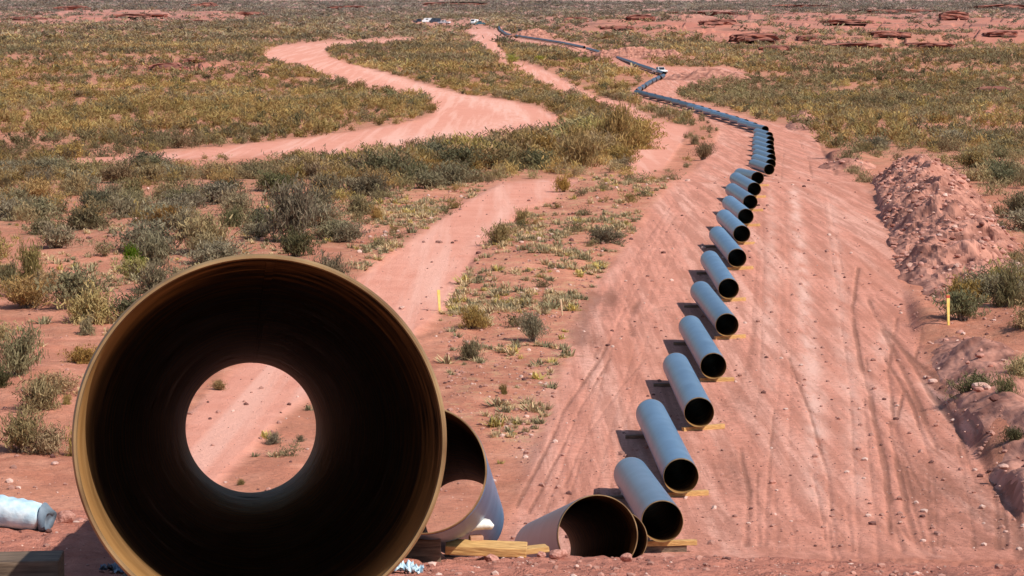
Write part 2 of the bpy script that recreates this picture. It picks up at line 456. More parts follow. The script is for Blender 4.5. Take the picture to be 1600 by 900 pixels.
    # loose red spoil on the near hill
    hillc = mix(ramp(nz(3.2, 6, rough=.7), .3, .7), (.38, .14, .095), (.58, .235, .165))
    hillc = mix(mul(ramp(grit, .58, .72), .6), hillc, (.62, .32, .25))
    c = mix(hill, c, hillc)
    L.new(c, b.inputs['Base Color'])
    b.inputs['Roughness'].default_value = .95; b.inputs['Specular IOR Level'].default_value = .1
    hsum = N.new("ShaderNodeMath"); hsum.operation = 'ADD'
    L.new(fine, hsum.inputs[0]); L.new(mul(grit, .4), hsum.inputs[1])
    bp = N.new("ShaderNodeBump"); bp.inputs['Strength'].default_value = .8; bp.inputs['Distance'].default_value = .09
    L.new(hsum.outputs[0], bp.inputs['Height']); L.new(bp.outputs[0], b.inputs['Normal'])
    return m


M_GROUND = ground_material()


def foliage_mat(name, c1, c2, use_attr=False):
    m, nt, N, L, b = mat(name)
    g = N.new("ShaderNodeNewGeometry")
    mx = N.new("ShaderNodeMix"); mx.data_type = 'RGBA'
    mx.inputs[6].default_value = (*c1, 1); mx.inputs[7].default_value = (*c2, 1)
    L.new(g.outputs['Random Per Island'], mx.inputs[0])
    col = mx.outputs[2]
    if use_attr:
        a = N.new("ShaderNodeAttribute"); a.attribute_name = "tint"
        m2 = N.new("ShaderNodeMix"); m2.data_type = 'RGBA'; m2.blend_type = 'MULTIPLY'; m2.inputs[0].default_value = 1
        L.new(a.outputs['Color'], m2.inputs[6]); L.new(col, m2.inputs[7]); col = m2.outputs[2]
    else:
        oi = N.new("ShaderNodeObjectInfo")
        hs = N.new("ShaderNodeHueSaturation")
        for k, lo, hi in (('Value', .7, 1.35), ('Hue', .485, .512), ('Saturation', .8, 1.15)):
            mr = N.new("ShaderNodeMapRange"); mr.inputs[3].default_value = lo; mr.inputs[4].default_value = hi
            if k == 'Value': L.new(oi.outputs['Random'], mr.inputs[0])
            else:
                mm = N.new("ShaderNodeMath"); mm.operation = 'MULTIPLY'; mm.inputs[1].default_value = 7.31 if k == 'Hue' else 13.7
                fr = N.new("ShaderNodeMath"); fr.operation = 'FRACT'
                L.new(oi.outputs['Random'], mm.inputs[0]); L.new(mm.outputs[0], fr.inputs[0]); L.new(fr.outputs[0], mr.inputs[0])
            L.new(mr.outputs[0], hs.inputs[k])
        L.new(col, hs.inputs['Color']); col = hs.outputs[0]
    L.new(col, b.inputs['Base Color'])
    b.inputs['Roughness'].default_value = .8; b.inputs['Specular IOR Level'].default_value = .15
    tr = N.new("ShaderNodeBsdfTranslucent"); L.new(col, tr.inputs[0])
    ms = N.new("ShaderNodeMixShader"); ms.inputs[0].default_value = .3
    L.new(b.outputs[0], ms.inputs[1]); L.new(tr.outputs[0], ms.inputs[2]); L.new(ms.outputs[0], N["Material Output"].inputs[0])
    return m


KINDS = {   # adjective: leaf colours
    "olive brown": ((.215, .142, .055), (.43, .29, .12)),
    "grey green": ((.155, .125, .066), (.33, .265, .145)),
    "yellow green": ((.26, .205, .065), (.46, .36, .14)),
    "dark green": ((.085, .085, .042), (.19, .17, .085)),
    "lime green": ((.27, .26, .045), (.44, .42, .10)),
    "bright green": ((.05, .10, .012), (.13, .20, .03)),
}
M_LEAF = {k: foliage_mat("leaf_" + k.replace(" ", "_"), *v) for k, v in KINDS.items()}
M_SCRUB = foliage_mat("leaf_scrub", (.82, .8, .78), (1.28, 1.24, 1.2), True)
M_BARK = noise_mat("bark", (.10, .075, .055), (.22, .17, .13), 12, .9)
M_STRAW = foliage_mat("straw", (.6, .6, .6), (1.2, 1.2, 1.2), True)
M_STONE = noise_mat("pale_stone", (.42, .22, .165), (.68, .45, .37), 3.0, .9, bump=.4, coord='Object')
M_REDROCK = noise_mat("red_rock", (.10, .043, .036), (.40, .155, .11), .5, .92, 6, bump=.5, stretch=(.4, .4, 2.5))  # dark tones deepened to paint the shade under ledge overhangs
M_HEAP = noise_mat("heap_soil", (.24, .095, .065), (.56, .26, .185), .7, .95, 6, bump=.6)
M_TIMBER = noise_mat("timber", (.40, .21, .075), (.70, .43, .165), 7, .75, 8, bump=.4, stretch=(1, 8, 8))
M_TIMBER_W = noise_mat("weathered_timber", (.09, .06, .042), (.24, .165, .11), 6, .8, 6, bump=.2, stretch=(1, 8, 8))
M_SACK = noise_mat("white_woven_sack", (.40, .58, .68), (.66, .78, .83), 14, .6, 4, bump=.5)
M_SACKD = noise_mat("soiled_sack", (.50, .44, .36), (.78, .76, .70), 9, .7, 5, bump=.6)
M_BLUE = noise_mat("grey_blue_lining", (.10, .14, .19), (.22, .28, .34), 10, .7)
M_STAKE = noise_mat("yellow_stake", (.80, .56, .12), (.90, .70, .24), 8, .7)
M_REDTIP = noise_mat("red_tip", (.45, .07, .04), (.6, .12, .06), 8, .7)
M_GLASS = noise_mat("dark_glass", (.015, .02, .025), (.03, .035, .04), 2, .08, spec=.6)
M_WHITE = noise_mat("white_paint", (.70, .72, .74), (.82, .83, .84), 2, .35, spec=.5)
M_DKPAINT = noise_mat("dark_paint", (.02, .03, .05), (.05, .07, .10), 2, .35, spec=.5)
M_TEAL = noise_mat("teal_paint", (.03, .10, .13), (.06, .16, .2), 2, .35, spec=.5)
M_YPAINT = noise_mat("machine_paint", (.16, .07, .02), (.28, .13, .03), 3, .5)
M_TYRE = noise_mat("rubber", (.012, .012, .012), (.03, .028, .026), 8, .85)
M_RIM = noise_mat("rim_metal", (.3, .3, .3), (.5, .5, .5), 8, .35, metal=.8)
M_LAMP = noise_mat("lamp_lens", (.6, .6, .58), (.8, .8, .78), 6, .15, spec=.6)
M_REDLAMP = noise_mat("tail_lens", (.35, .02, .02), (.5, .04, .03), 6, .2, spec=.6)


def pipe_shell_mat():
    m, nt, N, L, b = mat("epoxy_coating")
    tc = N.new("ShaderNodeTexCoord"); mp = N.new("ShaderNodeMapping"); mp.inputs['Scale'].default_value = (1, .8, 1)
    no = N.new("ShaderNodeTexNoise"); no.inputs['Scale'].default_value = 1.6; no.inputs['Detail'].default_value = 6
    oi = N.new("ShaderNodeObjectInfo"); ad = N.new("ShaderNodeVectorMath"); ad.operation = 'ADD'
    cx = N.new("ShaderNodeCombineXYZ"); mm = N.new("ShaderNodeMath"); mm.operation = 'MULTIPLY'; mm.inputs[1].default_value = 50
    L.new(oi.outputs['Random'], mm.inputs[0]); L.new(mm.outputs[0], cx.inputs[0])
    L.new(tc.outputs['Object'], mp.inputs[0]); L.new(mp.outputs[0], ad.inputs[0]); L.new(cx.outputs[0], ad.inputs[1]); L.new(ad.outputs[0], no.inputs['Vector'])
    cr = N.new("ShaderNodeValToRGB"); e = cr.color_ramp.elements
    e[0].position, e[0].color = .3, (.05, .125, .23, 1); e[1].position, e[1].color = .7, (.09, .185, .31, 1)
    L.new(no.outputs[0], cr.inputs[0])
    # dust settled on the upper side
    g = N.new("ShaderNodeNewGeometry"); sx = N.new("ShaderNodeSeparateXYZ"); L.new(g.outputs['Normal'], sx.inputs[0])
    mr = N.new("ShaderNodeMapRange"); mr.inputs[1].default_value = .3; mr.inputs[2].default_value = 1.0; mr.inputs[4].default_value = .14
    L.new(sx.outputs[2], mr.inputs[0])
    n2 = N.new("ShaderNodeTexNoise"); n2.inputs['Scale'].default_value = 5; n2.inputs['Detail'].default_value = 7; L.new(ad.outputs[0], n2.inputs['Vector'])
    m3 = N.new("ShaderNodeMath"); m3.operation = 'MULTIPLY'; L.new(mr.outputs[0], m3.inputs[0]); L.new(n2.outputs[0], m3.inputs[1])
    mx = N.new("ShaderNodeMix"); mx.data_type = 'RGBA'; mx.inputs[7].default_value = (.38, .33, .31, 1)
    hv = N.new("ShaderNodeHueSaturation"); mv = N.new("ShaderNodeMapRange"); mv.inputs[3].default_value = .8; mv.inputs[4].default_value = 1.25
    L.new(oi.outputs['Random'], mv.inputs[0]); L.new(mv.outputs[0], hv.inputs['Value']); L.new(cr.outputs[0], hv.inputs['Color'])
    L.new(m3.outputs[0], mx.inputs[0]); L.new(hv.outputs[0], mx.inputs[6]); L.new(mx.outputs[2], b.inputs['Base Color'])
    b.inputs['Roughness'].default_value = .33; b.inputs['Specular IOR Level'].default_value = .3
    return m


def pipe_inner_mat():
    """object coordinates: y runs along the pipe, 0 at the mouth"""
    m, nt, N, L, b = mat("inner_lacquer")
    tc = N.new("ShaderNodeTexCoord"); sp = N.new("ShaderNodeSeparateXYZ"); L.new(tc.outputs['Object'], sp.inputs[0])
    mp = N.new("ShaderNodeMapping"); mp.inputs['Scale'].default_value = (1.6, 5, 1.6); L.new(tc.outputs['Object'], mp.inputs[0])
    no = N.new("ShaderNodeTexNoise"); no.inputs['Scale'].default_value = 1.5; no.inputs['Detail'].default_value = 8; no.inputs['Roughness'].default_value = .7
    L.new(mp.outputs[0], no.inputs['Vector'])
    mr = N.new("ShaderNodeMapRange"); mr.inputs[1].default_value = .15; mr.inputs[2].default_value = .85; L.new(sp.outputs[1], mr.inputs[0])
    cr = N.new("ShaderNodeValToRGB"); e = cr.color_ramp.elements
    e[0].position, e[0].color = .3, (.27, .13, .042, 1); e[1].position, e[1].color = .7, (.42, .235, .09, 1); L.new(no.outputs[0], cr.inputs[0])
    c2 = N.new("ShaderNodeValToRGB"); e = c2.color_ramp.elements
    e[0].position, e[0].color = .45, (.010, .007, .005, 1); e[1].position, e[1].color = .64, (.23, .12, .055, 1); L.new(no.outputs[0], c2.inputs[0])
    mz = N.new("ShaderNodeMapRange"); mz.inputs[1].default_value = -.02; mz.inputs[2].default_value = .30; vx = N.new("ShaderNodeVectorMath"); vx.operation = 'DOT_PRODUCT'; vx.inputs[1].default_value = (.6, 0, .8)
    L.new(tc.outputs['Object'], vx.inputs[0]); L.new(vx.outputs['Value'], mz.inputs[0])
    mxm = N.new("ShaderNodeMath"); mxm.operation = 'MAXIMUM'; L.new(mr.outputs[0], mxm.inputs[0]); L.new(mz.outputs[0], mxm.inputs[1])  # bronze painted where sun strikes the mouth, dark beyond stands in for shade
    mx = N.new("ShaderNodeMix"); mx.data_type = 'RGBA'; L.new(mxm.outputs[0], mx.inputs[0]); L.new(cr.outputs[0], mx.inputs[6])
    # brown streaks, painted lighter toward the far end for light entering there
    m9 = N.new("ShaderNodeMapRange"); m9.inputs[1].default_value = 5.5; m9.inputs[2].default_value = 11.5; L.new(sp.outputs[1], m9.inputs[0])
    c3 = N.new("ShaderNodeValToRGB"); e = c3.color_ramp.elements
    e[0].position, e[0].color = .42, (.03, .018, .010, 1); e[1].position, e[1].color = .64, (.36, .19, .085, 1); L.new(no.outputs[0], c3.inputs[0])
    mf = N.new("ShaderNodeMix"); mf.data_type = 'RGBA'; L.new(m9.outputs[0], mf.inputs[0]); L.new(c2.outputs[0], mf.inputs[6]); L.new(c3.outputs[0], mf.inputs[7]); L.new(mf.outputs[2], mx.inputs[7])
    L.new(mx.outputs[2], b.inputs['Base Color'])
    b.inputs['Specular IOR Level'].default_value = .05
    mm_ = N.new("ShaderNodeMath"); mm_.operation = 'MULTIPLY'; mm_.inputs[1].default_value = .15; L.new(mxm.outputs[0], mm_.inputs[0]); L.new(mm_.outputs[0], b.inputs['Metallic'])
    rr_ = N.new("ShaderNodeMapRange"); rr_.inputs[1].default_value = .35; rr_.inputs[2].default_value = .65; rr_.inputs[3].default_value = .5; rr_.inputs[4].default_value = .8
    L.new(no.outputs[0], rr_.inputs[0]); L.new(rr_.outputs[0], b.inputs['Roughness'])
    return m


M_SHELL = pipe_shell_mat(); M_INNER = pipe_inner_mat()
M_BARE = noise_mat("bare_pipe_end", (.19, .105, .045), (.40, .255, .12), 5, .5, 6, metal=.25)

# ------------------------------------------------------------------ world and sun
SUN = Vector((.93, -.72, 1.17)).normalized()
w = bpy.data.worlds.new("World"); scene.world = w; w.use_nodes = True
nt = w.node_tree
sky = nt.nodes.new("ShaderNodeTexSky"); sky.sky_type = 'NISHITA'; sky.sun_disc = False
sky.sun_elevation = math.asin(SUN.z); sky.sun_rotation = math.atan2(SUN.x, SUN.y)
sky.altitude = 600; sky.dust_density = 1.2
nt.links.new(sky.outputs[0], nt.nodes["Background"].inputs[0]); nt.nodes["Background"].inputs[1].default_value = .12
sl = bpy.data.lights.new("sun", 'SUN'); sl.energy = 5.0; sl.angle = R(.53); sl.color = (1, .945, .87)
so = bpy.data.objects.new("sun", sl); COL.objects.link(so); so.rotation_euler = SUN.to_track_quat('Z', 'Y').to_euler(); so.location = (30, -20, 60)
scene.view_settings.view_transform = 'Standard'; scene.view_settings.look = 'None'; scene.view_settings.exposure = 0

# ------------------------------------------------------------------ ground sheet (shared vertices, split by cover)
uf = np.linspace(-.212, .212, 700)
uo = .212 + (np.geomspace(1, 12, 36) - 1) / 11 * 1.1
uo = uo[1:]
U = np.concatenate([-uo[::-1], uf, uo])
rows = np.concatenate([np.linspace(-9, 4, 20)[:-1], np.arange(4, 29, .16), np.arange(29, 58, .7), dist_of(np.arange(868, 4, -1.5)), np.geomspace(2650, 12000, 26)])
rows = np.unique(np.round(np.maximum.accumulate(rows), 4))
rows = rows[np.concatenate([[True], np.diff(rows) > .02])]
# keep steps small across the hidden dip
out = [rows[0]]
for r_ in rows[1:]:
    n = max(1, int(math.ceil((r_ - out[-1]) / max(1.5, .02 * r_))))
    for k in range(1, n + 1): out.append(out[-1] + (r_ - out[-1]) / (n - k + 1))
rows = np.array(out)
APEX = np.where(rows > 40, 0, 1.0)
D, UU = np.meshgrid(rows, U, indexing='ij')
X = UU * np.where(D > 30, D, np.maximum(D, 3) + (30 - np.maximum(D, 3)) * .0) if False else UU * (D + 12 * np.clip((45 - D) / 45, 0, 1.2))
Z = H(X, D)
gx, gy = project(X, np.maximum(D, 1), G(D))
far = D > 56
fl = far.astype(float)
warp = (fbm(X * .5, D * .25, 31, 4)) * np.clip(1500 / D, 3, 22)   # ragged edges
cover = np.stack([samp(road_f, gx + warp, gy) * fl, samp(rut, gx + rwarp(X, D), gy) * fl * np.clip(.75 + 1.6 * fbm(X * .5, D * .15, 63, 3), .15, 1), samp(redm, gx + warp * 2, gy) * fl * np.clip(.75 + 2.0 * fbm(X * .006, D * .012, 71, 4), 0, 1), samp(row_f, gx + warp, gy) * fl], -1)
coverb = np.stack([1 - sstep(50, 60, D), samp(pale, gx, gy) * fl, samp(grass_f, gx, gy) * fl, np.clip(samp(veg, gx, gy), 0, 1) * fl], -1)
cover[..., 0] = np.clip(cover[..., 0], 0, 1)
nr, nc = D.shape
V = np.stack([X, D, Z], -1)
tz = np.stack([np.gradient(X, axis=1), np.zeros_like(X), np.gradient(Z, axis=1)], -1)
ty = np.stack([np.gradient(X, axis=0), np.gradient(D, axis=0), np.gradient(Z, axis=0)], -1)
NRM = np.cross(tz, ty); NRM /= np.linalg.norm(NRM, axis=-1, keepdims=True)
idx = np.arange(nr * nc).reshape(nr, nc)
Q = np.stack([idx[:-1, :-1], idx[:-1, 1:], idx[1:, 1:], idx[1:, :-1]], -1).reshape(-1, 4)
qx, qy = gx[:-1, :-1].ravel(), gy[:-1, :-1].ravel(); qf = far[:-1, :-1].ravel()


def inp(m): return (samp(m.astype(float), qx, qy) > .5) & qf & (qx > 0) & (qx < MW - 1) & (qy > 0)


cls = np.zeros(len(Q), int)
cls[inp(mA)] = 1; cls[inp(mB)] = 2; cls[inp(mC)] = 3; cls[inp(m_row)] = 4
for k, nm in enumerate(["ground", "dirt_road", "side_track", "footpath", "road"]):
    q = Q[cls == k]
    if not len(q): continue
    used, inv = np.unique(q, return_inverse=True)
    me = np_mesh(nm, V.reshape(-1, 3)[used], inv.reshape(-1, 4), smooth=True)
    for an, arr in (("cover", cover), ("cover_b", coverb)):
        a = me.attributes.new(an, 'FLOAT_COLOR', 'POINT'); a.data.foreach_set("color", arr.reshape(-1, 4)[used].astype(np.float32).ravel())
    me.normals_split_custom_set_from_vertices(NRM.reshape(-1, 3)[used].astype(np.float32))
    o = link(nm, me, None, [M_GROUND]); o["kind"] = "structure"

# ------------------------------------------------------------------ pipes
LEN = 12.0; RAD = .457; WALL = .0115


def tube_band(y0, y1, r0, r1, n, inward=False, ny=1):
    a = np.linspace(0, 2 * np.pi, n, endpoint=False)
    ys = np.linspace(y0, y1, ny + 1); rs = np.linspace(r0, r1, ny + 1)
    V = np.concatenate([np.stack([r * np.cos(a), np.full(n, y), r * np.sin(a)], -1) for y, r in zip(ys, rs)])
    i = np.arange(n); j = (i + 1) % n
    Fs = np.concatenate([np.stack([i + k * n, i + (k + 1) * n, j + (k + 1) * n, j + k * n], -1) for k in range(ny)])
    if inward: Fs = Fs[:, ::-1]
    return V, Fs


def bands_mesh(name, bands, mi=None):
    Vs, Fs, ms, o = [], [], [], 0
    for k, (v, f) in enumerate(bands):
        Vs.append(v); Fs.append(f + o); o += len(v); ms.append(np.full(len(f), 0 if mi is None else mi[k]))
    me = np_mesh(name, np.concatenate(Vs), np.concatenate(Fs), np.concatenate(ms), smooth=True)
    return me


def pipe_meshes(n, cut=.11):
    ro = RAD; ri = RAD - WALL; rc = RAD + .003
    shell = bands_mesh("coated_shell", [tube_band(cut, LEN - cut, rc, rc, n, ny=12), tube_band(cut, cut, ro - .001, rc, n), tube_band(LEN - cut, LEN - cut, rc, ro - .001, n)])
    def end(y, s):
        # cutback outer skin, bevel, land face, bare inner lip
        b = [tube_band(y, y + s * .012, ri + .006, ro, n), tube_band(y + s * .012, y + s * (cut - .004), ro, ro, n), tube_band(y, y, ri, ri + .006, n), tube_band(y, y + s * .05, ri, ri, n, True)]
        return bands_mesh("bare_end", b)
    e0, e1 = end(0, 1), end(LEN, -1)
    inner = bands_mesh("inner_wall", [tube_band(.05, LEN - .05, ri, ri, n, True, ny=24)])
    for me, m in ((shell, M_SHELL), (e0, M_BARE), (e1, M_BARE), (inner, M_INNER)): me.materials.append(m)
    return shell, e0, e1, inner


BIG = pipe_meshes(256); STD = pipe_meshes(72)
FARP = bands_mesh("steel_pipe", [tube_band(0, LEN, RAD, RAD, 24, ny=2), tube_band(0, 0, RAD - WALL, RAD, 24), tube_band(0, LEN, RAD - WALL, RAD - WALL, 24, True, ny=4)], [0, 1, 2])
M_SHELLF = noise_mat('shade_painted_coating', (.03, .055, .09), (.06, .10, .15), 1.5, .4, 6, spec=.4)  # copy of the pipe coating, darkened to paint shade on the far runs
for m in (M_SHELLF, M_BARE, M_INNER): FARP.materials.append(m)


def aim(o, A, B):
    d = (Vector(B) - Vector(A)).normalized()
    yaw = math.atan2(-d.x, d.y); pit = math.asin(d.z)
    o.rotation_mode = 'XYZ'
    o.rotation_euler = (Matrix.Rotation(yaw, 3, 'Z') @ Matrix.Rotation(pit, 3, 'X')).to_euler()
    o.location = A


def make_pipe(A, B, label, group, meshes=STD, roll=0):
    t = thing("steel_pipe", label, "pipe", (0, 0, 0), group)
    for nm, me in zip(("coated_shell", "bare_end", "bare_end", "inner_wall"), meshes): link(nm, me, t)
    if meshes is BIG:
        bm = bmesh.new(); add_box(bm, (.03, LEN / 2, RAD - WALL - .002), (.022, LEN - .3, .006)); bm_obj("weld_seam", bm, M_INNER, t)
    aim(t, A, B)
    return t


PROTO = []


def copy_thing(root, label, group):
    r = root.copy(); COL.objects.link(r); r["label"] = label
    if group: r["group"] = group
    for ch in root.children:
        c = ch.copy(); COL.objects.link(c); c.parent = r
    return r


PIPES = []
GROUP_ROW = "pipes strung out in a row along the working strip"
first = make_pipe(at(407, 688, 6.5), at(392, 668, 18.5), "huge open pipe mouth filling the lower left, bronze lit rim, dark inside", GROUP_ROW, BIG)
p2 = make_pipe(at(660, 734, 18.85), at(726, 811, 30.85), "steep pipe just right behind the huge one, white sack against its mouth", GROUP_ROW, BIG)
p3 = make_pipe(at(934, 836, 30.0), at(846, 858, 42.0), "short looking pipe half sunk behind the dirt crest, daylight gap at lower left", GROUP_ROW, BIG)
p4 = make_pipe(at(968, 842, 43.2), at(930, 846, 55.2), "dark pipe end peeping out behind the pipe half sunk at the dirt crest", GROUP_ROW, BIG)

ORD = ["first", "second", "third", "fourth", "fifth", "sixth", "seventh", "eighth", "ninth", "tenth", "eleventh", "twelfth"]
mouths = [(1035, 57.6), (1067, 68.4), (1095, 80.7), (1117, 92.6), (1138, 105), (1140, 117.6), (1153, 129.9), (1160, 142.2), (1166, 154.5), (1173, 166.8), (1179, 179.1), (1184, 191.4)]
tails = [None, 1019, 1058, 1080, 1096, 1110, 1122, 1132, 1140, 1144, 1150, 1156]
proto = None
SKID = .13
skids = []
for k, (px, d) in enumerate(mouths):
    if k == 0:
        A, B = at(1035, 815, 57.6), at(986, 741, 69.6)
    else:
        x0 = (px - 800) / F * d; x1 = (tails[k] - 800) / F * (d + LEN)
        za = hz(x0, d + .8) + SKID + RAD; zb = hz(x1, d + LEN - .8) + SKID + RAD
        A, B = Vector((x0, d, za)), Vector((x1, d + LEN, zb))
    lab = f"{ORD[k]} full length grey blue pipe counted from the dirt crest up the row"
    if proto is None:
        proto = make_pipe(A, B, lab, GROUP_ROW, STD); o = proto
    else:
        o = copy_thing(proto, lab, GROUP_ROW); aim(o, A, B)
    skids.append((A, (B - A).normalized(), k))


# farther pipes along the bent line
def world_line(pts):
    return [Vector((*gpt(px, py), 0)) for px, py in pts]


secs = [
    ([(1189, 276), (1194, 250), (1193, 212)], .75, "pipe in the steep stacked looking run below the bend", "pipes of the stacked run below the bend"),
    ([(1191, 210), (1150, 195), (1100, 178), (1050, 163), (997, 149)], .35, "pipe in the long diagonal run rising left from the bend", "pipes of the long diagonal run"),
    ([(995, 147), (1012, 135), (1040, 121)], .1, "pipe in the short run rising right to the white truck", "pipes of the short run by the truck"),
    ([(1036, 119), (1000, 106), (960, 92), (915, 78)], .1, "pipe in the far run between white truck and dusty heap", "pipes of the far run past the truck"),
    ([(912, 77), (880, 70), (830, 62), (792, 56), (781, 48), (779, 42)], .1, "thin distant pipe at the end of the line near the parked trucks", "most distant pipes of the line"),
]
for pts, skew, lab, grp in secs:
    Lw = world_line(pts)
    s, total = 0.0, sum((b - a).length for a, b in zip(Lw, Lw[1:]))
    def along(t):
        for a, b in zip(Lw, Lw[1:]):
            l = (b - a).length
            if t <= l: return a + (b - a) * (t / l), (b - a).normalized()
            t -= l
        return Lw[-1], (Lw[-1] - Lw[-2]).normalized()
    while s + LEN * .6 < total:
        p, dr = along(s); q, _ = along(min(s + LEN, total - .01))
        dr = (q - p).normalized() if (q - p).length > 1 else dr
        nrm = Vector((dr.y, -dr.x, 0))
        j = random.uniform(-.12, .12)
        A = p + nrm * (skew + j); B = A + dr * (LEN - .0) - nrm * 2 * skew
        B = A + (B - A).normalized() * LEN
        A.z = float(H(A.x, A.y, False)) + RAD + .16; B.z = float(H(B.x, B.y, False)) + RAD + .16
        if p.y < 430:
            o = copy_thing(proto, lab, grp)
        else:
            o = bpy.data.objects.new("steel_pipe", FARP); COL.objects.link(o); tag(o, lab, "pipe", grp)
        aim(o, A, B)
        s += LEN + random.uniform(.25, .5)

# ------------------------------------------------------------------ timber skids


def board(name, label, L, W, T, loc, rz, rx=0, ry=0, m=M_TIMBER, group=None, bev=.008, cat="timber"):
    bm = bmesh.new(); add_box(bm, (0, 0, 0), (L, W, T), bevel=bev)
    # slight splits and warp
    for v in bm.verts: v.co.z += .012 * math.sin(v.co.x * 2.2 + L * 9) ; v.co.y += .006 * math.sin(v.co.x * 5)
    o = bm_obj(name, bm, m); o.location = loc; o.rotation_euler = (rx, ry, rz)
    return tag(o, label, cat, group)


for A, dr, k in skids:
    for e, (t, nmv) in enumerate(((.45, "mouth"), (LEN - 1.2, "far end"))):
        c = A + dr * t
        x = c.x + (.16 if e == 0 else -.12); y = c.y
        z = hz(c.x, y)
        top = c.z - RAD - .002
        h = max(.10, top - z + .02)
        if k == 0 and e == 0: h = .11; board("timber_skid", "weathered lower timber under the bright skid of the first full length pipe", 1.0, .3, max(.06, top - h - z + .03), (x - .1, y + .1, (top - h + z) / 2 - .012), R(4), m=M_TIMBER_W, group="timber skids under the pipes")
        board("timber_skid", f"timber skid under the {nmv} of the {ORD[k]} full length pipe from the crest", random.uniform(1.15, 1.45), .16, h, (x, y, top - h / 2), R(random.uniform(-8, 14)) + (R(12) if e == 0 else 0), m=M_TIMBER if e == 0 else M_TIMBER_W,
              group="timber skids under the pipes")

# ------------------------------------------------------------------ near hill objects
def hill_d(px, py):
    """where a ray through a pixel meets the near hill"""
    ds = np.arange(5, 26, .05)
    dx, dy, dz = ray(px, py)
    z = CZ + dz * ds / dy; x = dx * ds / dy
    below = np.nonzero(z <= H(x, ds))[0]
    return float(ds[below[0]]) if len(below) else 24.0


# beam at the left edge of the frame
c = at(-30, 880, 12.0)
o = board("timber_beam", "thick weathered timber beam end lying at the lower left corner", 1.3, .26, .16, (-2.72, 12.15, hz(-2.5, 12.1) + .09), R(4), m=M_TIMBER_W)
# beams holding the big pipe
for t, nm in ((1.6, "front"), (10.4, "rear")):
    A, B = at(407, 688, 6.5), at(392, 668, 18.5); cc = A + (B - A) * (t / LEN)
    zt = cc.z - RAD - .004; h = max(.1, zt - hz(cc.x, cc.y) + .05)
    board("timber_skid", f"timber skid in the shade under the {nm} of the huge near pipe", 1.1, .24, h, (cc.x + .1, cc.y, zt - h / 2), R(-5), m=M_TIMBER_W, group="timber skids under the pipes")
for t, nm in ((1.5, "mouth"), (10.6, "far end")):
    A, B = at(660, 734, 18.85), at(726, 811, 30.85); cc = A + (B - A) * (t / LEN)
    zt = cc.z - RAD - .004; h = max(.1, zt - hz(cc.x, cc.y) + .05)
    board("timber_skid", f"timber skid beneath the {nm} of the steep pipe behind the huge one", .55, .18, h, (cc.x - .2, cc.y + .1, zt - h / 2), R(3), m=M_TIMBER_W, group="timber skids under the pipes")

pl = at(760, 856, 21.6)
board("plank", "long bright yellow plank lying on the crest beside the steep pipe", .66, .20, .075, (pl.x, pl.y, pl.z), R(-2), R(8), R(3.5))
pl = at(835, 860, 23.6)
board("plank", "short yellow plank piece behind the long plank at the crest", .24, .16, .05, (pl.x, pl.y, pl.z), R(14), 0, R(-4))
pl = at(740, 843, 21.7)
board("wood_block", "small reddish wood block on the long yellow plank under the sack", .11, .10, .04, (pl.x + .02, pl.y + .02, pl.z), R(10), cat="wood block", m=noise_mat("red_wood", (.36, .17, .10), (.52, .28, .18), 9, .8))


def sack(name, label, length, rad, loc, rz, tilt, m, end_m=None, flat=.75, bend=0.0, seed=1):
    n, ny = 40, 46
    rng = np.random.default_rng(seed)
    a = np.linspace(0, 2 * np.pi, n, endpoint=False); t = np.linspace(0, 1, ny)
    T, A_ = np.meshgrid(t, a, indexing='ij')
    prof = np.minimum(1, (1 - np.abs(2 * T - 1) ** 8) ** .5 * 1.0 + .0)
    rr = rad * (.25 + .75 * prof) * (1 + .10 * fbm(T * 6 + seed, np.cos(A_) * 1.5 + 4, seed, 3) * 2)
    rr *= 1 + .035 * np.sin(T * 60 + 3 * np.sin(A_ * 2)) * np.clip(np.sin(A_ + .8), 0, 1)
    ex = np.abs(2 * T - 1)
    fl_ = flat + (0.15 - flat) * sstep(.86, 1.0, ex)       # pinched ends
    wd = 1 + .25 * sstep(.86, 1.0, ex)
    x = (T - .5) * length; y = rr * np.cos(A_) * wd; z = rr * np.sin(A_) * fl_ + bend * np.sin(T * np.pi)
    V = np.stack([x, y, z], -1).reshape(-1, 3)
    i = np.arange(n); j = (i + 1) % n
    Fq = np.concatenate([np.stack([k * n + i, k * n + j, (k + 1) * n + j, (k + 1) * n + i], -1) for k in range(ny - 1)])[:, ::-1]
    o = thing(name, label, "sack", loc); o.rotation_euler = (0, tilt, rz)
    b = link("sack_body", np_mesh("sack_body", V, Fq, smooth=True), o, [m])
    if end_m:
        bm = bmesh.new()
        # open mouth: a soft flat hem with a dark grey blue inside
        vs = []
        for k in range(28):
            th = 2 * math.pi * k / 28
            rr_ = rad * (1 + .03 * math.sin(3 * th + 1))
            vs.append(bm.verts.new((length * .5 - .012 + .004 * math.sin(2 * th), rr_ * math.cos(th) * .95, rr_ * math.sin(th) * flat * 1.02)))
        vs2 = [bm.verts.new((v.co.x + .05, v.co.y * 1.12, v.co.z * .62 - .012 + .006 * math.sin(v.co.y * 90))) for v in vs]
        vs3 = [bm.verts.new((v.co.x + .028, v.co.y * .9, v.co.z * .42 - .012)) for v in vs]
        cc = bm.verts.new((length * .5 + .018, 0, -.012))
        for k in range(28):
            q = (k + 1) % 28
            bm.faces.new((vs[k], vs[q], vs2[q], vs2[k])); bm.faces.new((vs2[k], vs2[q], vs3[q], vs3[k])); bm.faces.new((vs3[k], vs3[q], cc))
        bm_obj("sack_mouth", bm, end_m, o, True)
    return o


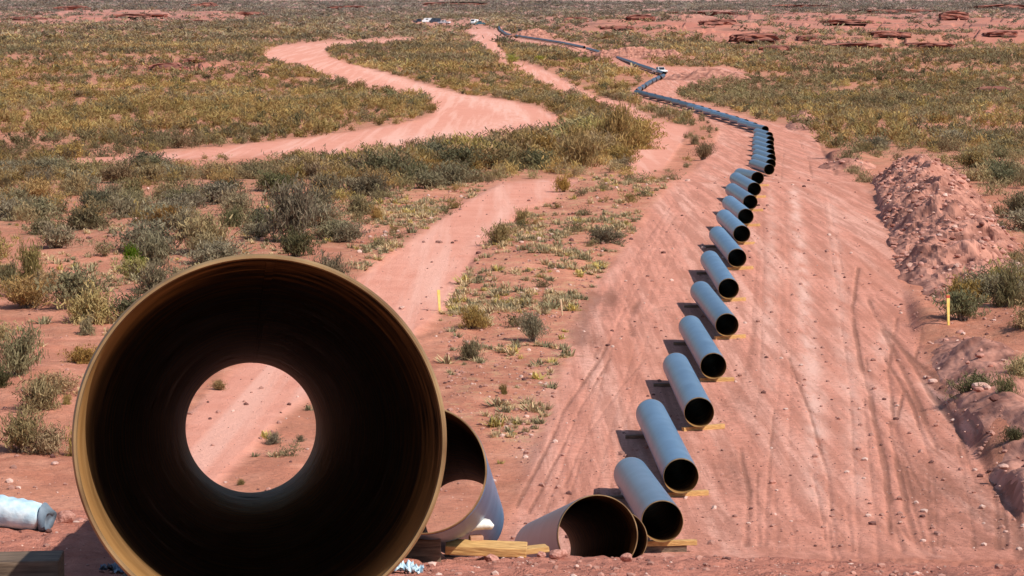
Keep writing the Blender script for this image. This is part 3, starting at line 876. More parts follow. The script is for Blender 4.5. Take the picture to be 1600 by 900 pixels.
sb_d = hill_d(40, 826); sb = at(40, 826, sb_d)
sack("sandbag", "white woven sandbag with grey end lying at the left edge", .28 * sb_d / 7.6, .0060 * sb_d, (sb.x - .17, sb.y, hz(sb.x - .1, sb.y) + .0060 * sb_d), R(-10), R(7), M_SACK, M_BLUE, flat=.98, seed=3)
sb = at(740, 829, 21.75)
sack("sandbag", "ragged dirty white sack slumped against the steep pipe", .34, .075, (sb.x, sb.y, sb.z + .01), R(8), R(-12), M_SACKD, None, flat=.62, bend=.035, seed=9)


def rag(name, label, px, py, d, L, W, seed, m, rz=0, amp=.05):
    rng = np.random.default_rng(seed)
    nx, ny = 30, 20
    xs, ys = np.meshgrid(np.linspace(-.5, .5, nx), np.linspace(-.5, .5, ny), indexing='ij')
    edge = 1 + .25 * fbm(xs * 5 + seed, ys * 5, seed, 3) * 2
    x = xs * L * edge; y = ys * W * edge
    p = at(px, py, d)
    cx = p.x + x * math.cos(rz) - y * math.sin(rz); cy = p.y + x * math.sin(rz) + y * math.cos(rz)
    z = H(cx, cy) + .012 + amp * np.abs(fbm(xs * 6 + seed, ys * 9, seed + 5, 3)) * 2.2
    V = np.stack([cx - p.x, cy - p.y, z - p.z], -1).reshape(-1, 3)
    idx = np.arange(nx * ny).reshape(nx, ny)
    Fq = np.stack([idx[:-1, :-1], idx[1:, :-1], idx[1:, 1:], idx[:-1, 1:]], -1).reshape(-1, 4)
    o = link(name, np_mesh(name, V, Fq, smooth=False), None, [m]); o.location = p
    return tag(o, label, "plastic scrap")


rag("plastic_scrap", "crumpled pale blue plastic scrap below the huge pipe at the bottom edge", 634, 893, hill_d(634, 893), .16, .5, 4, M_SACK, R(6), .09)
rag("plastic_scrap", "flat white plastic scrap beside the huge pipe rim on the crest", 660, 862, hill_d(660, 866), .17, .4, 6, M_SACKD, R(-14), .02)
rag("plastic_scrap", "bluish plastic scrap in the shade under the huge pipe", 185, 893, hill_d(185, 893), .12, .4, 8, M_BLUE, R(20), .05)


# ------------------------------------------------------------------ rocks
def rock_mesh(name, seed, m, flat=.7, sub=3):
    bm = bmesh.new(); bmesh.ops.create_icosphere(bm, subdivisions=sub, radius=1)
    rr = random.Random(seed)
    planes = [(Vector((rr.gauss(0, 1), rr.gauss(0, 1), rr.gauss(0, 1))).normalized(), rr.uniform(.55, .85)) for _ in range(11)]
    for v in bm.verts:
        for n, dd in planes:
            k = v.co.dot(n)
            if k > dd: v.co -= n * (k - dd) * .92
        v.co += v.co.normalized() * rr.uniform(-.03, .03)
        v.co.z *= flat
    me = bpy.data.meshes.new(name); bm.to_mesh(me); bm.free(); me.materials.append(m)
    return me


M_NEARROCK = noise_mat("near_red_stone", (.34, .14, .10), (.56, .29, .23), 2.5, .92, 6, bump=.6)
ROCKS = [rock_mesh("rock", s, M_NEARROCK, random.uniform(.55, .8)) for s in range(6)]
PROCK = [rock_mesh("rock", 20 + s, M_STONE, random.uniform(.5, .75), 2) for s in range(5)]


def rock(label, px, py, d, wpx, k, pal=False, group=None, sink=.25):
    p = at(px, py, d)
    o = bpy.data.objects.new("rock", (PROCK if pal else ROCKS)[k % 5]); COL.objects.link(o)
    r = wpx / 2 / F * d
    o.scale = (r, r * 1.1, r); o.rotation_euler = (random.uniform(-.2, .2), random.uniform(-.2, .2), random.uniform(0, 6))
    x, y = p.x, p.y; o.location = (x, y, hz(x, y) + r * (.55 - sink))
    return tag(o, label, "rock", group)


rock("rounded red rock at the left end of the yellow plank", 684, 848, hill_d(684, 858), 24, 0)
rock("broad red rock in front of the pipe half sunk at the crest", 872, 868, hill_d(872, 874), 34, 1)
rock("smooth pinkish rock between the sandbag and the huge pipe", 103, 812, 17.2, 34, 2)
rock("low flat rock behind the sandbag end", 122, 806, 17.9, 26, 3)
rock("small red rock under the sack end on the crest", 664, 857, hill_d(664, 860), 18, 4)
rock("small rock right of the rounded red rock on the crest edge", 768, 872, hill_d(768, 876), 24, 5)
rock("dull red rock poking from the crest right of the half sunk pipe", 980, 872, hill_d(980, 876), 22, 2)
rock("little stone at the crest just below the short plank", 846, 870, hill_d(846, 873), 16, 3)
for lab, px, py, w_, k in [("pale pink boulder on bare soil left of the huge pipe", 85, 726, 14, 0), ("dark lump lying in the middle of the working strip", 1207, 755, 12, 1),
                           ("pale stone near the right bank below the bush shadow", 1480, 568, 15, 2), ("pale stone on the right bank below the dark bush", 1535, 572, 16, 3),
                           ("white stone on the rutted ground at lower right", 1407, 818, 9, 4), ("white stone beside the ruts right of the deep tyre mark", 1571, 832, 10, 0),
                           ("pale rock beside the thin pale stake", 838, 454, 11, 1), ("white rock left of the strip where the brow begins", 1075, 283, 9, 2), ("white rock where the grassy strip meets the brow", 1043, 281, 9, 3),
                           ("small white marker stone on the near curve of the winding road", 600, 136, 6, 0), ("small white marker stone on the far curve of the winding road", 525, 119, 6, 1),
                           ("pale stone at the foot of the footpath near the huge pipe", 628, 483, 12, 4)]:
    d = gpt2(px, py)[1]; o = rock(lab, px, py, d, w_, k, True)
    if "dark lump" in lab: o.data = ROCKS[1]

# ------------------------------------------------------------------ loose stones (uncountable)
def scatter_stones(n):
    base = []
    for s in range(5):
        me = rock_mesh("tmp", 60 + s, M_STONE, .7, 1)
        v = np.array([x.co[:] for x in me.vertices]); f = np.array([p.vertices[:] for p in me.polygons]); base.append((v, f)); bpy.data.meshes.remove(me)
    Vs, Fs, Cs, off = [], [], [], 0
    def put(x, y, r, c):
        nonlocal off
        v, f = base[RNG.integers(5)]
        a = RNG.uniform(0, 6.28); ca, sa = math.cos(a), math.sin(a)
        vv = np.stack([(v[:, 0] * ca - v[:, 1] * sa), (v[:, 0] * sa + v[:, 1] * ca), v[:, 2]], -1) * r
        return vv, f, c
    pts = []
    # near hill
    for _ in range(5200):
        d = RNG.uniform(9, 26); u = RNG.uniform(-.2, .2); pts.append((u * d, d, .006 + .03 * RNG.random() ** 7, RNG.random()))
    # grass strip and bare plain
    k = 0
    while k < n:
        py = RNG.uniform(262, 860); px = RNG.uniform(0, 1600)
        w_ = samp(grass_f, px, py) * .9 + .10 + .5 * (px > 1420) * (py > 430)
        b = samp(row_f, px, py)
        w_ = w_ * (1 - .9 * b) + .13 * b
        if RNG.random() > w_: continue
        x, y = gpt(px, py); k += 1
        pts.append((x, y, (.02 + .11 * RNG.random() ** 7) * (1.0 if py > 400 else 1.5), RNG.random()))
    P = np.array(pts); zz = H(P[:, 0], P[:, 1])
    for (x, y, r, c), z in zip(P, zz):
        vv, f, _ = put(x, y, r, c)
        vv = vv + (x, y, z + r * .25)
        Vs.append(vv); Fs.append(f + off); off += len(vv)
        t = .75 + .5 * c; base_c = np.array((.50, .25, .19)) if c < .86 else np.array((.66, .44, .36))
        if c < .12: base_c = np.array((.24, .10, .08))
        Cs.append(np.tile(np.append(base_c * t, 1), (len(vv), 1)))
    me = np_mesh("stones", np.concatenate(Vs), np.concatenate(Fs))
    a = me.attributes.new("tint", 'FLOAT_COLOR', 'POINT'); a.data.foreach_set("color", np.concatenate(Cs).astype(np.float32).ravel())
    m, nt, N, L, b = mat("loose_stone")
    an = N.new("ShaderNodeAttribute"); an.attribute_name = "tint"; no = N.new("ShaderNodeTexNoise"); no.inputs['Scale'].default_value = 30
    mx = N.new("ShaderNodeMix"); mx.data_type = 'RGBA'; mx.blend_type = 'MULTIPLY'; mx.inputs[0].default_value = .5
    L.new(an.outputs[0], mx.inputs[6]); L.new(no.outputs[0], mx.inputs[7]); L.new(mx.outputs[2], b.inputs[0]); b.inputs['Roughness'].default_value = .95
    o = link("gravel", me, None, [m]); tag(o, "loose pinkish stones scattered over the bare red soil", "gravel", kind="stuff")


scatter_stones(9000)


# ------------------------------------------------------------------ vegetation
def leaf_quads(P, size, rng, up=.35):
    """one narrow leaf blade per point"""
    n = len(P)
    d = rng.normal(size=(n, 3)) * .8; d[:, 2] = np.abs(d[:, 2]) + up; d /= np.linalg.norm(d, axis=1, keepdims=True)
    s = np.cross(d, rng.normal(size=(n, 3))); s /= np.linalg.norm(s, axis=1, keepdims=True) + 1e-9
    L_ = size * rng.uniform(.6, 1.4, (n, 1)); W_ = L_ * rng.uniform(.13, .27, (n, 1))
    a = P - s * W_ * .5; b = P + s * W_ * .5; c = P + d * L_ + s * W_ * .35; e = P + d * L_ - s * W_ * .35
    V = np.stack([a, b, c, e], 1).reshape(-1, 3)
    Fq = np.arange(4 * n).reshape(n, 4)
    return V, Fq


def shrub_points(rng, n_stem, per, form):
    """stems fan out from a common base; returns stem polylines and leaf points; unit size (height about 1)"""
    stems, pts = [], []
    lean = rng.uniform(-.15, .15, 2)
    for i in range(n_stem):
        az = rng.uniform(0, 2 * np.pi); th = abs(rng.normal(0, 1)) * form[0] + .06
        th = min(th, 1.35)
        ln = rng.uniform(.55, 1.08) * (1 - form[1] * (th / 1.35))
        d0 = np.array([math.sin(th) * math.cos(az) + lean[0], math.sin(th) * math.sin(az) + lean[1], math.cos(th)])
        base = np.array([rng.normal(0, .07), rng.normal(0, .07), 0])
        bend = rng.normal(0, .16, 3); bend[2] = -abs(bend[2]) * .5
        ts = np.linspace(0, 1, 4)
        line = np.array([base + d0 * ln * t + bend * t * t * ln for t in ts]); line[:, 2] = np.maximum(line[:, 2], .0)
        stems.append(line)
        t = rng.uniform(.22, 1.0, per) ** .75
        p = base + d0 * ln * t[:, None] + bend * (t ** 2)[:, None] * ln
        p = p + rng.normal(0, form[2], (per, 3)) * (.5 + t[:, None])
        p[:, 2] = np.maximum(p[:, 2], .02)
        pts.append(p)
    return stems, np.concatenate(pts)


def stem_mesh(stems, r=.012):
    V, Fq, o = [], [], 0
    for l in stems:
        for k, p in enumerate(l):
            rr = r * (1 - .75 * k / (len(l) - 1))
            for q in range(3):
                V.append(p + rr * np.array([math.cos(q * 2.094), math.sin(q * 2.094), 0]))
        for k in range(len(l) - 1):
            for q in range(3):
                a, b = o + k * 3 + q, o + k * 3 + (q + 1) % 3
                Fq.append((a, b, b + 3, a + 3))
        o += 3 * len(l)
    return np.array(V), np.array(Fq)


FORMS = [(.55, .30, .055), (.75, .45, .06), (.40, .15, .05), (.95, .6, .055), (.62, .35, .07), (.85, .5, .05)]
SHRUB = []
for s in range(12):
    rng = np.random.default_rng(100 + s); fm = FORMS[s % 6]
    st, pt = shrub_points(rng, 60, 42, fm)
    lv, lf = leaf_quads(pt, .10, rng, .8)
    lm = np_mesh("foliage", lv, lf)
    sv, sf = stem_mesh(st[:34])
    sm = np_mesh("stem", sv, sf); sm.materials.append(M_BARK)
    SHRUB.append((lm, sm, fm))
LEAFMESH = {}
for kd in KINDS:
    for s in range(12):
        me = SHRUB[s][0].copy(); me.materials.clear(); me.materials.append(M_LEAF[kd]); LEAFMESH[kd, s] = me

HERO = [   # px, py of foot, width px, height px, kind, label
    (462, 378, 125, 96, "grey green", "tall grey green bush standing alone left of the footpath"),
    (205, 422, 56, 42, "bright green", "small bright green bush above the huge pipe at left"),
    (120, 482, 140, 60, "grey green", "wide grey bush pair left of the huge pipe rim"),
    (48, 440, 90, 76, "yellow green", "yellowish bush near the left edge above the grey bushes"),
    (12, 450, 60, 44, "grey green", "grey bush cut by the left edge beside the yellowish bush"),
    (135, 524, 52, 32, "grey green", "low grey bush close against the huge pipe rim"),
    (25, 585, 110, 76, "grey green", "big loose grey bush at the left edge halfway down"),
    (60, 640, 130, 62, "grey green", "spreading twiggy grey bush left of the huge pipe"),
    (30, 706, 110, 64, "grey green", "large pale grey bush low at the left edge"),
    (103, 632, 36, 20, "yellow green", "small yellow tufted shrub touching the huge pipe rim"),
    (60, 795, 120, 44, "olive brown", "twiggy olive shrub just behind the white sandbag"),
    (115, 806, 60, 44, "yellow green", "fresh yellow green shrub between sandbag and huge pipe"),
    (330, 398, 130, 66, "olive brown", "broad brownish shrub right above the huge pipe rim"),
    (235, 415, 110, 56, "grey green", "twiggy grey shrub behind the bright green bush"),
    (1502, 500, 100, 48, "dark green", "dark green bush beside the yellow stake on the right"),
    (1572, 632, 80, 58, "dark green", "dark bush at the right edge on the bank"),
    (1585, 690, 60, 26, "dark green", "low dark shrub at right edge below the bank bush"),
    (1570, 480, 90, 72, "grey green", "grey bush behind the right bank above the stake bush"),
    (740, 514, 70, 36, "olive brown", "dry olive shrub right below the left yellow stake"),
    (732, 563, 60, 38, "grey green", "grey shrub on the strip nearest the huge pipe"),
    (832, 534, 62, 46, "grey green", "twiggy grey shrub below the thin pale stake"),
    (788, 616, 30, 20, "olive brown", "little tuft shrub low on the strip by the tyre marks"),
    (425, 694, 44, 20, "grey green", "grey shrub seen through the huge pipe, centre"),
    (470, 690, 26, 14, "grey green", "small shrub seen through the huge pipe, right side"),
    (345, 610, 36, 18, "olive brown", "olive shrub seen through the huge pipe, upper left"),
    (376, 758, 22, 12, "yellow green", "yellowish tuft seen through the huge pipe, lowest"),
    (780, 382, 60, 34, "olive brown", "olive shrub on the right edge of the footpath"),
    (815, 350, 50, 30, "olive brown", "brown shrub higher on the right edge of the footpath"),
    (880, 300, 46, 26, "olive brown", "brown shrub at the head of the footpath"),
    (590, 345, 40, 26, "olive brown", "low olive shrub left of the footpath"),
    (955, 240, 90, 76, "olive brown", "big olive shrub between winding road and side track"),
    (905, 262, 110, 66, "olive brown", "wide olive shrub before the big one at the side track"),
    (1098, 250, 44, 26, "olive brown", "shrub between side track and the stacked run of pipes"),
    (1085, 226, 36, 18, "olive brown", "shrub left of the bend in the pipe row"),
    (800, 97, 34, 12, "lime green", "fresh yellow green scrub patch left end beside the far side track"), (905, 98, 60, 9, "lime green", "long yellow green scrub patch below the thin far pipes"),
    (842, 97, 30, 10, "lime green", "yellow tinted scrub between the two fresh green patches"),
    (1500, 420, 30, 22, "dark green", "small dark shrub on the spoil heap's near slope"),
    (1500, 440, 36, 24, "dark green", "dark shrub at the near foot of the spoil heap"),
]


def zone(px, py):
    if px > 1180 + (py < 150) * -60: return "on the plain right of the working strip" if py < 470 else "on the bank at the right edge"
    if py > 262: return "left of the footpath" if px < 700 else "on the strip beside the footpath"
    mx = [(500, 84), (1010, 215)]
    if samp(tall, px, py) > .3 or samp(dense, px, py) > .3: return "between the winding road and the side track"
    return "on the plain left of the winding road"


shr = []      # px, py, d, x, height m, kind, label
for px, py, wp, hp, kd, lab in HERO:
    if py > 780: x, d = (px - 800) / F * 20, 0
    else: x, d = gpt2(px, py)
    if d == 0:
        d = 76.0; x = (px - 800) / F * d
    shr.append((px, py, d, x, hp / F * d, wp / F * d, kd, lab))
nh = len(shr)
hx = np.array([(s[3], s[2], s[5]) for s in shr] + [(*gpt2(px_, py_), 5.0) for px_, py_ in ((1482, 508), (687, 487), (879, 493), (1470, 522), (1478, 534), (1500, 535), (205, 425))])
# random scrub: grid cells so that they neither clump nor line up
cand = []
for (d0, d1, cell) in [(60, 130, 2.3), (130, 240, 2.4), (240, 520, 2.6), (520, 1000, 3.4), (1000, 2600, 7.5)]:
    y = np.arange(d0, d1, cell)
    for yy in y:
        xs = np.arange(-.205 * yy, .205 * yy, cell)
        xx = xs + RNG.uniform(-.5, .5, len(xs)) * cell; dd = yy + RNG.uniform(-.5, .5, len(xs)) * cell
        cand.append(np.stack([xx, dd], -1))
cand = np.concatenate(cand)
cpx, cpy = project(cand[:, 0], cand[:, 1], G(cand[:, 1]))
clump = fbm(cand[:, 0] * .09, cand[:, 1] * .06, 41, 3) * 1.5
pr = (1 - .93 * samp(redm, cpx, cpy) * np.clip(.75 + 2.0 * fbm(cand[:, 0] * .006, cand[:, 1] * .012, 71, 4), 0, 1)) * samp(veg, cpx, cpy) * np.clip(.74 + clump * 1.5, 0.12, 1.15)
ok = (RNG.random(len(cand)) < pr) & (cpy < 800) & (cpy > 2)
cand, cpx, cpy = cand[ok], cpx[ok], cpy[ok]
tl = samp(tall, cpx, cpy); sparse = samp(veg, cpx, cpy)
hgt = (.8 + .85 * RNG.random(len(cand)) ** 1.5) * (1 + .75 * tl) * np.where(sparse < .3, .6, 1.0) * np.where(cand[:, 1] > 240, 1.12, 1)
wid = hgt * RNG.uniform(1.9, 3.5, len(cand))
hgt *= np.where(cand[:, 1] > 1000, 1.5, 1); wid *= np.where(cand[:, 1] > 1000, 2.2, 1)
app = wid * F / cand[:, 1]
wid *= np.where(cand[:, 1] > 480, 1.3, 1)
free = np.ones(len(cand), bool)
for x, d, wd in hx:
    free &= np.hypot((cand[:, 0] - x), (cand[:, 1] - d) * .6) > wd * .5 + .3
cand, cpx, cpy, hgt, wid, app = [a[free] for a in (cand, cpx, cpy, hgt, wid, app)]
kn = fbm(cand[:, 0] * .05, cand[:, 1] * .035, 51, 3) + RNG.normal(0, .16, len(cand))
tl_ = samp(tall, cpx, cpy)
brown = np.where((cpy > 100) & (cpy < 300), .13, 0.0) * (cpx < 1050) + np.where(cpy > 300, -.12, 0) - (cpx > 1150) * .06 + .3 * tl_
kinds = np.where(kn + brown > .03, 0, 1); kinds = np.where(kn > .31, 2, kinds); kinds = np.where(RNG.random(len(cand)) < .09, 3, kinds)
KN = ["olive brown", "grey green", "yellow green", "dark green"]
inview = (cpx > -20) & (cpx < 1620)
order = np.argsort(-(app * inview))
n_ind = 296 - nh
ind, rest = order[:n_ind], order[n_ind:]
for i in ind:
    big = "large" if hgt[i] > 1.25 else ("low" if hgt[i] < .8 else "mid sized")
    z_ = zone(cpx[i], cpy[i])
    shr.append((cpx[i], cpy[i], cand[i, 1], cand[i, 0], hgt[i], wid[i], KN[kinds[i]], (big, KN[kinds[i]], z_)))
protos = {}
from collections import defaultdict
fam = defaultdict(list)
for q, s in enumerate(shr):
    if isinstance(s[7], tuple): fam[s[7]].append(q)
labels = {}
for key, mem in fam.items():
    base = f"{key[0]} {key[1]} shrub {key[2]}"
    rem = list(mem)
    ext = [("nearest", lambda q: -shr[q][1]), ("farthest", lambda q: shr[q][1]), ("leftmost", lambda q: shr[q][0]), ("rightmost", lambda q: -shr[q][0])]
    if len(mem) == 1: labels[mem[0]] = (base, None); continue
    for nm, kf in ext:
        if not rem: break
        q = min(mem, key=kf)
        if q in rem:
            rem.remove(q); labels[q] = (f"{nm} {base}", "scrub bushes")
    for q in rem: labels[q] = ("one of several " + base.replace(" shrub ", " shrubs "), base.replace(" shrub ", " shrubs "))
for q, (px, py, d, x, h, wd, kd, lab) in enumerate(shr):
    s = (q * 7) % 12
    fm = SHRUB[s][2]
    key = (kd, s)
    lb, gp = (lab, "scrub bushes") if isinstance(lab, str) else labels[q]
    if key not in protos:
        r = thing("shrub", lb, "shrub", (0, 0, 0), gp)
        link("foliage", LEAFMESH[key], r); link("stem", SHRUB[s][1], r)
        protos[key] = r
    else:
        r = copy_thing(protos[key], lb, None)
        if gp: r["group"] = gp
        elif "group" in r: del r["group"]
    r.location = (x, d, hz(x, d) - .03)
    lm_w = .5 + .55 * min(fm[0], 1)     # rough half width of the unit shrub
    r.scale = (wd / (2 * lm_w), wd / (2 * lm_w), h / .95)
    r.rotation_euler = (0, 0, random.uniform(0, 6.28))

# the rest of the scrub, one mass
TINT = np.array([(.36, .25, .095), (.265, .21, .11), (.40, .295, .12), (.175, .152, .075)])
PATCH = 1 + 1.1 * fbm(cand[:, 0] * .035, cand[:, 1] * .02, 81, 3)
FARW = np.clip((cand[:, 1] - 600) / 1600, 0, 1) * .75  # distant scrub fades to grey, haze painted into its tint
LOD = {}
for lod, (ns, per, sz) in enumerate([(26, 14, .10), (16, 9, .15), (9, 5, .27)]):
    LOD[lod] = []
    for s in range(8):
        rng = np.random.default_rng(300 + s + lod * 50)
        st, pt = shrub_points(rng, ns, per, FORMS[s % 6])
        LOD[lod].append(leaf_quads(pt, sz * 1.35, rng, .8))
Vs, Fs, Cs, off = [], [], [], 0
zr = H(cand[rest, 0], cand[rest, 1])
for k, i in enumerate(rest):
    d = cand[i, 1]
    lod = 0 if d < 300 else (1 if d < 620 else 2)
    v, f = LOD[lod][RNG.integers(8)]
    a = RNG.uniform(0, 6.28); ca, sa = math.cos(a), math.sin(a)
    sx = wid[i] / 1.7; sz = hgt[i] / .95
    vv = np.stack([(v[:, 0] * ca - v[:, 1] * sa) * sx + cand[i, 0], (v[:, 0] * sa + v[:, 1] * ca) * sx + d, v[:, 2] * sz + zr[k] - .03], -1)
    Vs.append(vv); Fs.append(f + off); off += len(vv)
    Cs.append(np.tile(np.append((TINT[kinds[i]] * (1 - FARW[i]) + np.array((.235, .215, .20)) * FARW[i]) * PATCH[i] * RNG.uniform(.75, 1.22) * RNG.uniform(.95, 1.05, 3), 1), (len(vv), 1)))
me = np_mesh("scrub", np.concatenate(Vs), np.concatenate(Fs))
a = me.attributes.new("tint", 'FLOAT_COLOR', 'POINT'); a.data.foreach_set("color", np.concatenate(Cs).astype(np.float32).ravel())
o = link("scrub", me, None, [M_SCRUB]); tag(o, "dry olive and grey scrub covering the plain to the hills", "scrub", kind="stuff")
print("SCRUB", len(rest), "faces", len(me.polygons), "individual", len(shr))


# dry grass tufts
def grass_tufts(n):
    tufts = []
    for s in range(8):
        rng = np.random.default_rng(700 + s); m_ = 26
        az = rng.uniform(0, 6.28, m_); th = np.abs(rng.normal(.45, .35, m_)); ln = rng.uniform(.5, 1, m_)
        b = rng.normal(0, .12, (m_, 3)); b[:, 2] = 0
        tip = b + np.stack([np.sin(th) * np.cos(az), np.sin(th) * np.sin(az), np.cos(th)], -1) * ln[:, None]
        s_ = np.stack([-np.sin(az), np.cos(az), 0 * az], -1) * .07
        V = np.stack([b - s_, b + s_, tip + s_ * .2, tip - s_ * .2], 1).reshape(-1, 3)
        tufts.append((V, np.arange(4 * m_).reshape(m_, 4)))
    pts = []
    while len(pts) < n:
        py = RNG.uniform(255, 720); px = RNG.uniform(0, 1300)
        w_ = .75 * samp(grass_f, px, py) * (1 if py < 560 else .35) + .13 * (px < 760) * (py > 290) * (py < 470) + .02
        if bool(samp(bare_f, px, py) > .35) or RNG.random() > w_: continue
        x, y = gpt(px, py)
        if vnoise(x * .22, y * .12, 77) + .5 * vnoise(x * .9, y * .6, 78) < RNG.uniform(.55, .95): continue
        pts.append((x, y, RNG.uniform(.10, .30) + .28 * RNG.random() ** 3, RNG.random()))
    P = np.array(pts); zz = H(P[:, 0], P[:, 1])
    Vs, Fs, Cs, off = [], [], [], 0
    for (x, y, r, c), z in zip(P, zz):
        v, f = tufts[RNG.integers(8)]
        vv = v * (r * 1.9, r * 1.9, r * .85) + (x, y, z - .01)
        Vs.append(vv); Fs.append(f + off); off += len(vv)
        col = np.array((.62, .46, .26)) if c < .58 else (np.array((.38, .32, .18)) if c < .9 else np.array((.62, .48, .16)))
        Cs.append(np.tile(np.append(col * RNG.uniform(.75, 1.2), 1), (len(vv), 1)))
    me = np_mesh("dry_grass", np.concatenate(Vs), np.concatenate(Fs))
    a = me.attributes.new("tint", 'FLOAT_COLOR', 'POINT'); a.data.foreach_set("color", np.concatenate(Cs).astype(np.float32).ravel())
    o = link("dry_grass", me, None, [M_STRAW]); tag(o, "straw yellow dry grass tufts between footpath and working strip", "grass", kind="stuff")


grass_tufts(2300)


# ------------------------------------------------------------------ heaps and outcrops
def heap(name, label, cx, cy, lx, ly, h, seed, m, ang=0, rough=.35, ridge=1.0, stones=0):
    nx, ny = int(max(90, lx * 9)), 80
    xs, ys = np.meshgrid(np.linspace(-1, 1, nx), np.linspace(-1, 1, ny), indexing='ij')
    rr = np.sqrt(np.abs(xs) ** (2 * ridge) + ys ** 2)
    env = np.clip(1 - rr + .35 * fbm(xs * lx * .25 + seed, ys * 2.2, seed + 9, 4), 0, 1) ** .9 * sstep(1.0, .93, np.abs(xs)) * sstep(1.0, .9, np.abs(ys))
    ca, sa = math.cos(ang), math.sin(ang)
    X = cx + xs * lx * ca - ys * ly * sa; Y = cy + xs * lx * sa + ys * ly * ca
    nzz = fbm(X * .9, Y * .35, seed, 5) * 1.3 + fbm(X * 3.5, Y * 1.6, seed + 1, 3) * .5
    Zr = h * env * (1 + rough * 2.2 * fbm(X * .35, Y * .25, seed + 3, 3)) + (nzz * .55 + (.5 - np.abs(fbm(X * .7, Y * .28, seed + 21, 4)) * 3) * .5) * rough * h * np.clip(env * 3, 0, 1)
    Zt = H(X, Y) - .08 + Zr * 1.0
    base = np.array([cx, cy, hz(cx, cy)])
    V = (np.stack([X, Y, Zt], -1) - base).reshape(-1, 3)
    idx = np.arange(nx * ny).reshape(nx, ny)
    Fq = np.stack([idx[:-1, :-1], idx[1:, :-1], idx[1:, 1:], idx[:-1, 1:]], -1).reshape(-1, 4)
    t = thing(name, label, "heap", base)
    link("mound", np_mesh("mound", V, Fq, smooth=not stones), t, [m])
    if stones:
        vs0 = [(np.array([v.co[:] for v in r_.vertices]), np.array([p.vertices[:] for p in r_.polygons])) for r_ in PROCK[:4]]
        Vs, Fs, off = [], [], 0
        rng = np.random.default_rng(seed)
        for _ in range(stones):
            i, j = rng.integers(4, nx - 4), rng.integers(4, ny - 4)
            if env[i, j] < .06: continue
            r_ = .03 + .22 * rng.random() ** 6
            v, f = vs0[rng.integers(4)]
            Vs.append(v * r_ * rng.uniform(.7, 1.3, 3) + V.reshape(nx, ny, 3)[i, j] + (rng.uniform(-.2, .2), rng.uniform(-.2, .2), r_ * .2)); Fs.append(f + off); off += len(v)
        o = link("rubble", np_mesh("rubble", np.concatenate(Vs), np.concatenate(Fs), RNG.random(sum(len(f_) for f_ in Fs)) * 0 + np.repeat(RNG.choice(3, len(Fs), p=[.66, .19, .15]), [len(f_) for f_ in Fs])), t, [M_NEARROCK, M_STONE, M_REDROCK]); o["kind"] = "stuff"
    return t


bx0, by0 = gpt(1452, 460); bx1, by1 = gpt(1385, 284)
ang = math.atan2(by1 - by0, bx1 - bx0)
cx_, cy_ = (bx0 + bx1) / 2 + 2.0, (by0 + by1) / 2
heap("spoil_heap", "long rubble spoil heap of red soil and pale stones right of the strip", cx_, cy_, 56, 3.6, 1.9, 5, M_HEAP, ang, .5, 2.2, 4200)
bx0, by0 = gpt(1600, 800); bx1, by1 = gpt(1462, 560); bang = math.atan2(by1 - by0, bx1 - bx0)
heap("dirt_bank", "low broken bank of red soil along the lower right edge of the strip", (bx0 + bx1) / 2 + 1.0, (by0 + by1) / 2, 24, 1.6, .42, 33, M_HEAP, bang, .9, 2.2, 260)
x, d = gpt(1318, 262); heap("spoil_heap", "small stony mound at the far end of the rubble heap", x + .5, d, 5, 3, 1.0, 8, M_HEAP, 1.4, .5, 1, 120)
x, d = gpt(1110, 124); heap("dirt_heap", "pale pink dirt heap right of the white truck", x, d, 12, 9, 2.6, 12, M_HEAP, 0, .3)
x, d = gpt(985, 92); heap("dirt_heap", "dusty pink dirt heap behind the pipe line left of the white truck", x, d, 19, 12, 3.2, 14, M_HEAP, -.1, .4)
x, d = gpt(835, 58); heap("dirt_heap", "far pink dirt heap beside the dark machine", x, d, 12, 10, 3.6, 16, M_HEAP, 0, .3)
x, d = gpt(1180, 185); heap("dirt_heap", "low dirt berm along the right side of the diagonal pipe run", x + 6, d - 10, 40, 2.2, .9, 18, M_HEAP, 1.45, .4, 2)


def outcrop(label, px, py, wpx, hpx, seed, n=5):
    x, d = gpt2(px, py); sc = d / F
    rr = random.Random(seed)
    bm = bmesh.new()
    for k in range(n):
        b2 = bmesh.new(); bmesh.ops.create_cube(b2, size=1)
        bmesh.ops.subdivide_edges(b2, edges=b2.edges[:], cuts=4, use_grid_fill=True)
        w_ = wpx * sc * rr.uniform(.4, .95); hh = hpx * sc * rr.uniform(.55, 1.0); dp = w_ * rr.uniform(.4, .8) + 2
        ox = rr.uniform(-.5, .5) * (wpx * sc - w_); oy = rr.uniform(-.3, .3) * dp
        for v in b2.verts:
            n_ = Vector((v.co.x * w_, v.co.y * dp, v.co.z * hh))
            f_ = fbm(np.array([n_.x * .5 + seed + k * 7]), np.array([n_.y * .4 + n_.z * 1.3]), seed, 3)[0]
            n_.x += f_ * w_ * .25; n_.y += f_ * dp * .35; n_.z += f_ * hh * .35 - abs(v.co.x) ** 3 * hh * 1.5
            v.co = n_ + Vector((ox, oy, hh * .3))
        tmp = bpy.data.meshes.new("t"); b2.to_mesh(tmp); b2.free(); bm.from_mesh(tmp); bpy.data.meshes.remove(tmp)
    o = bm_obj("rock_outcrop", bm, M_REDROCK); o.location = (x, d, hz(x, d))
    return tag(o, label, "rock outcrop", "red rock outcrops on the plain")


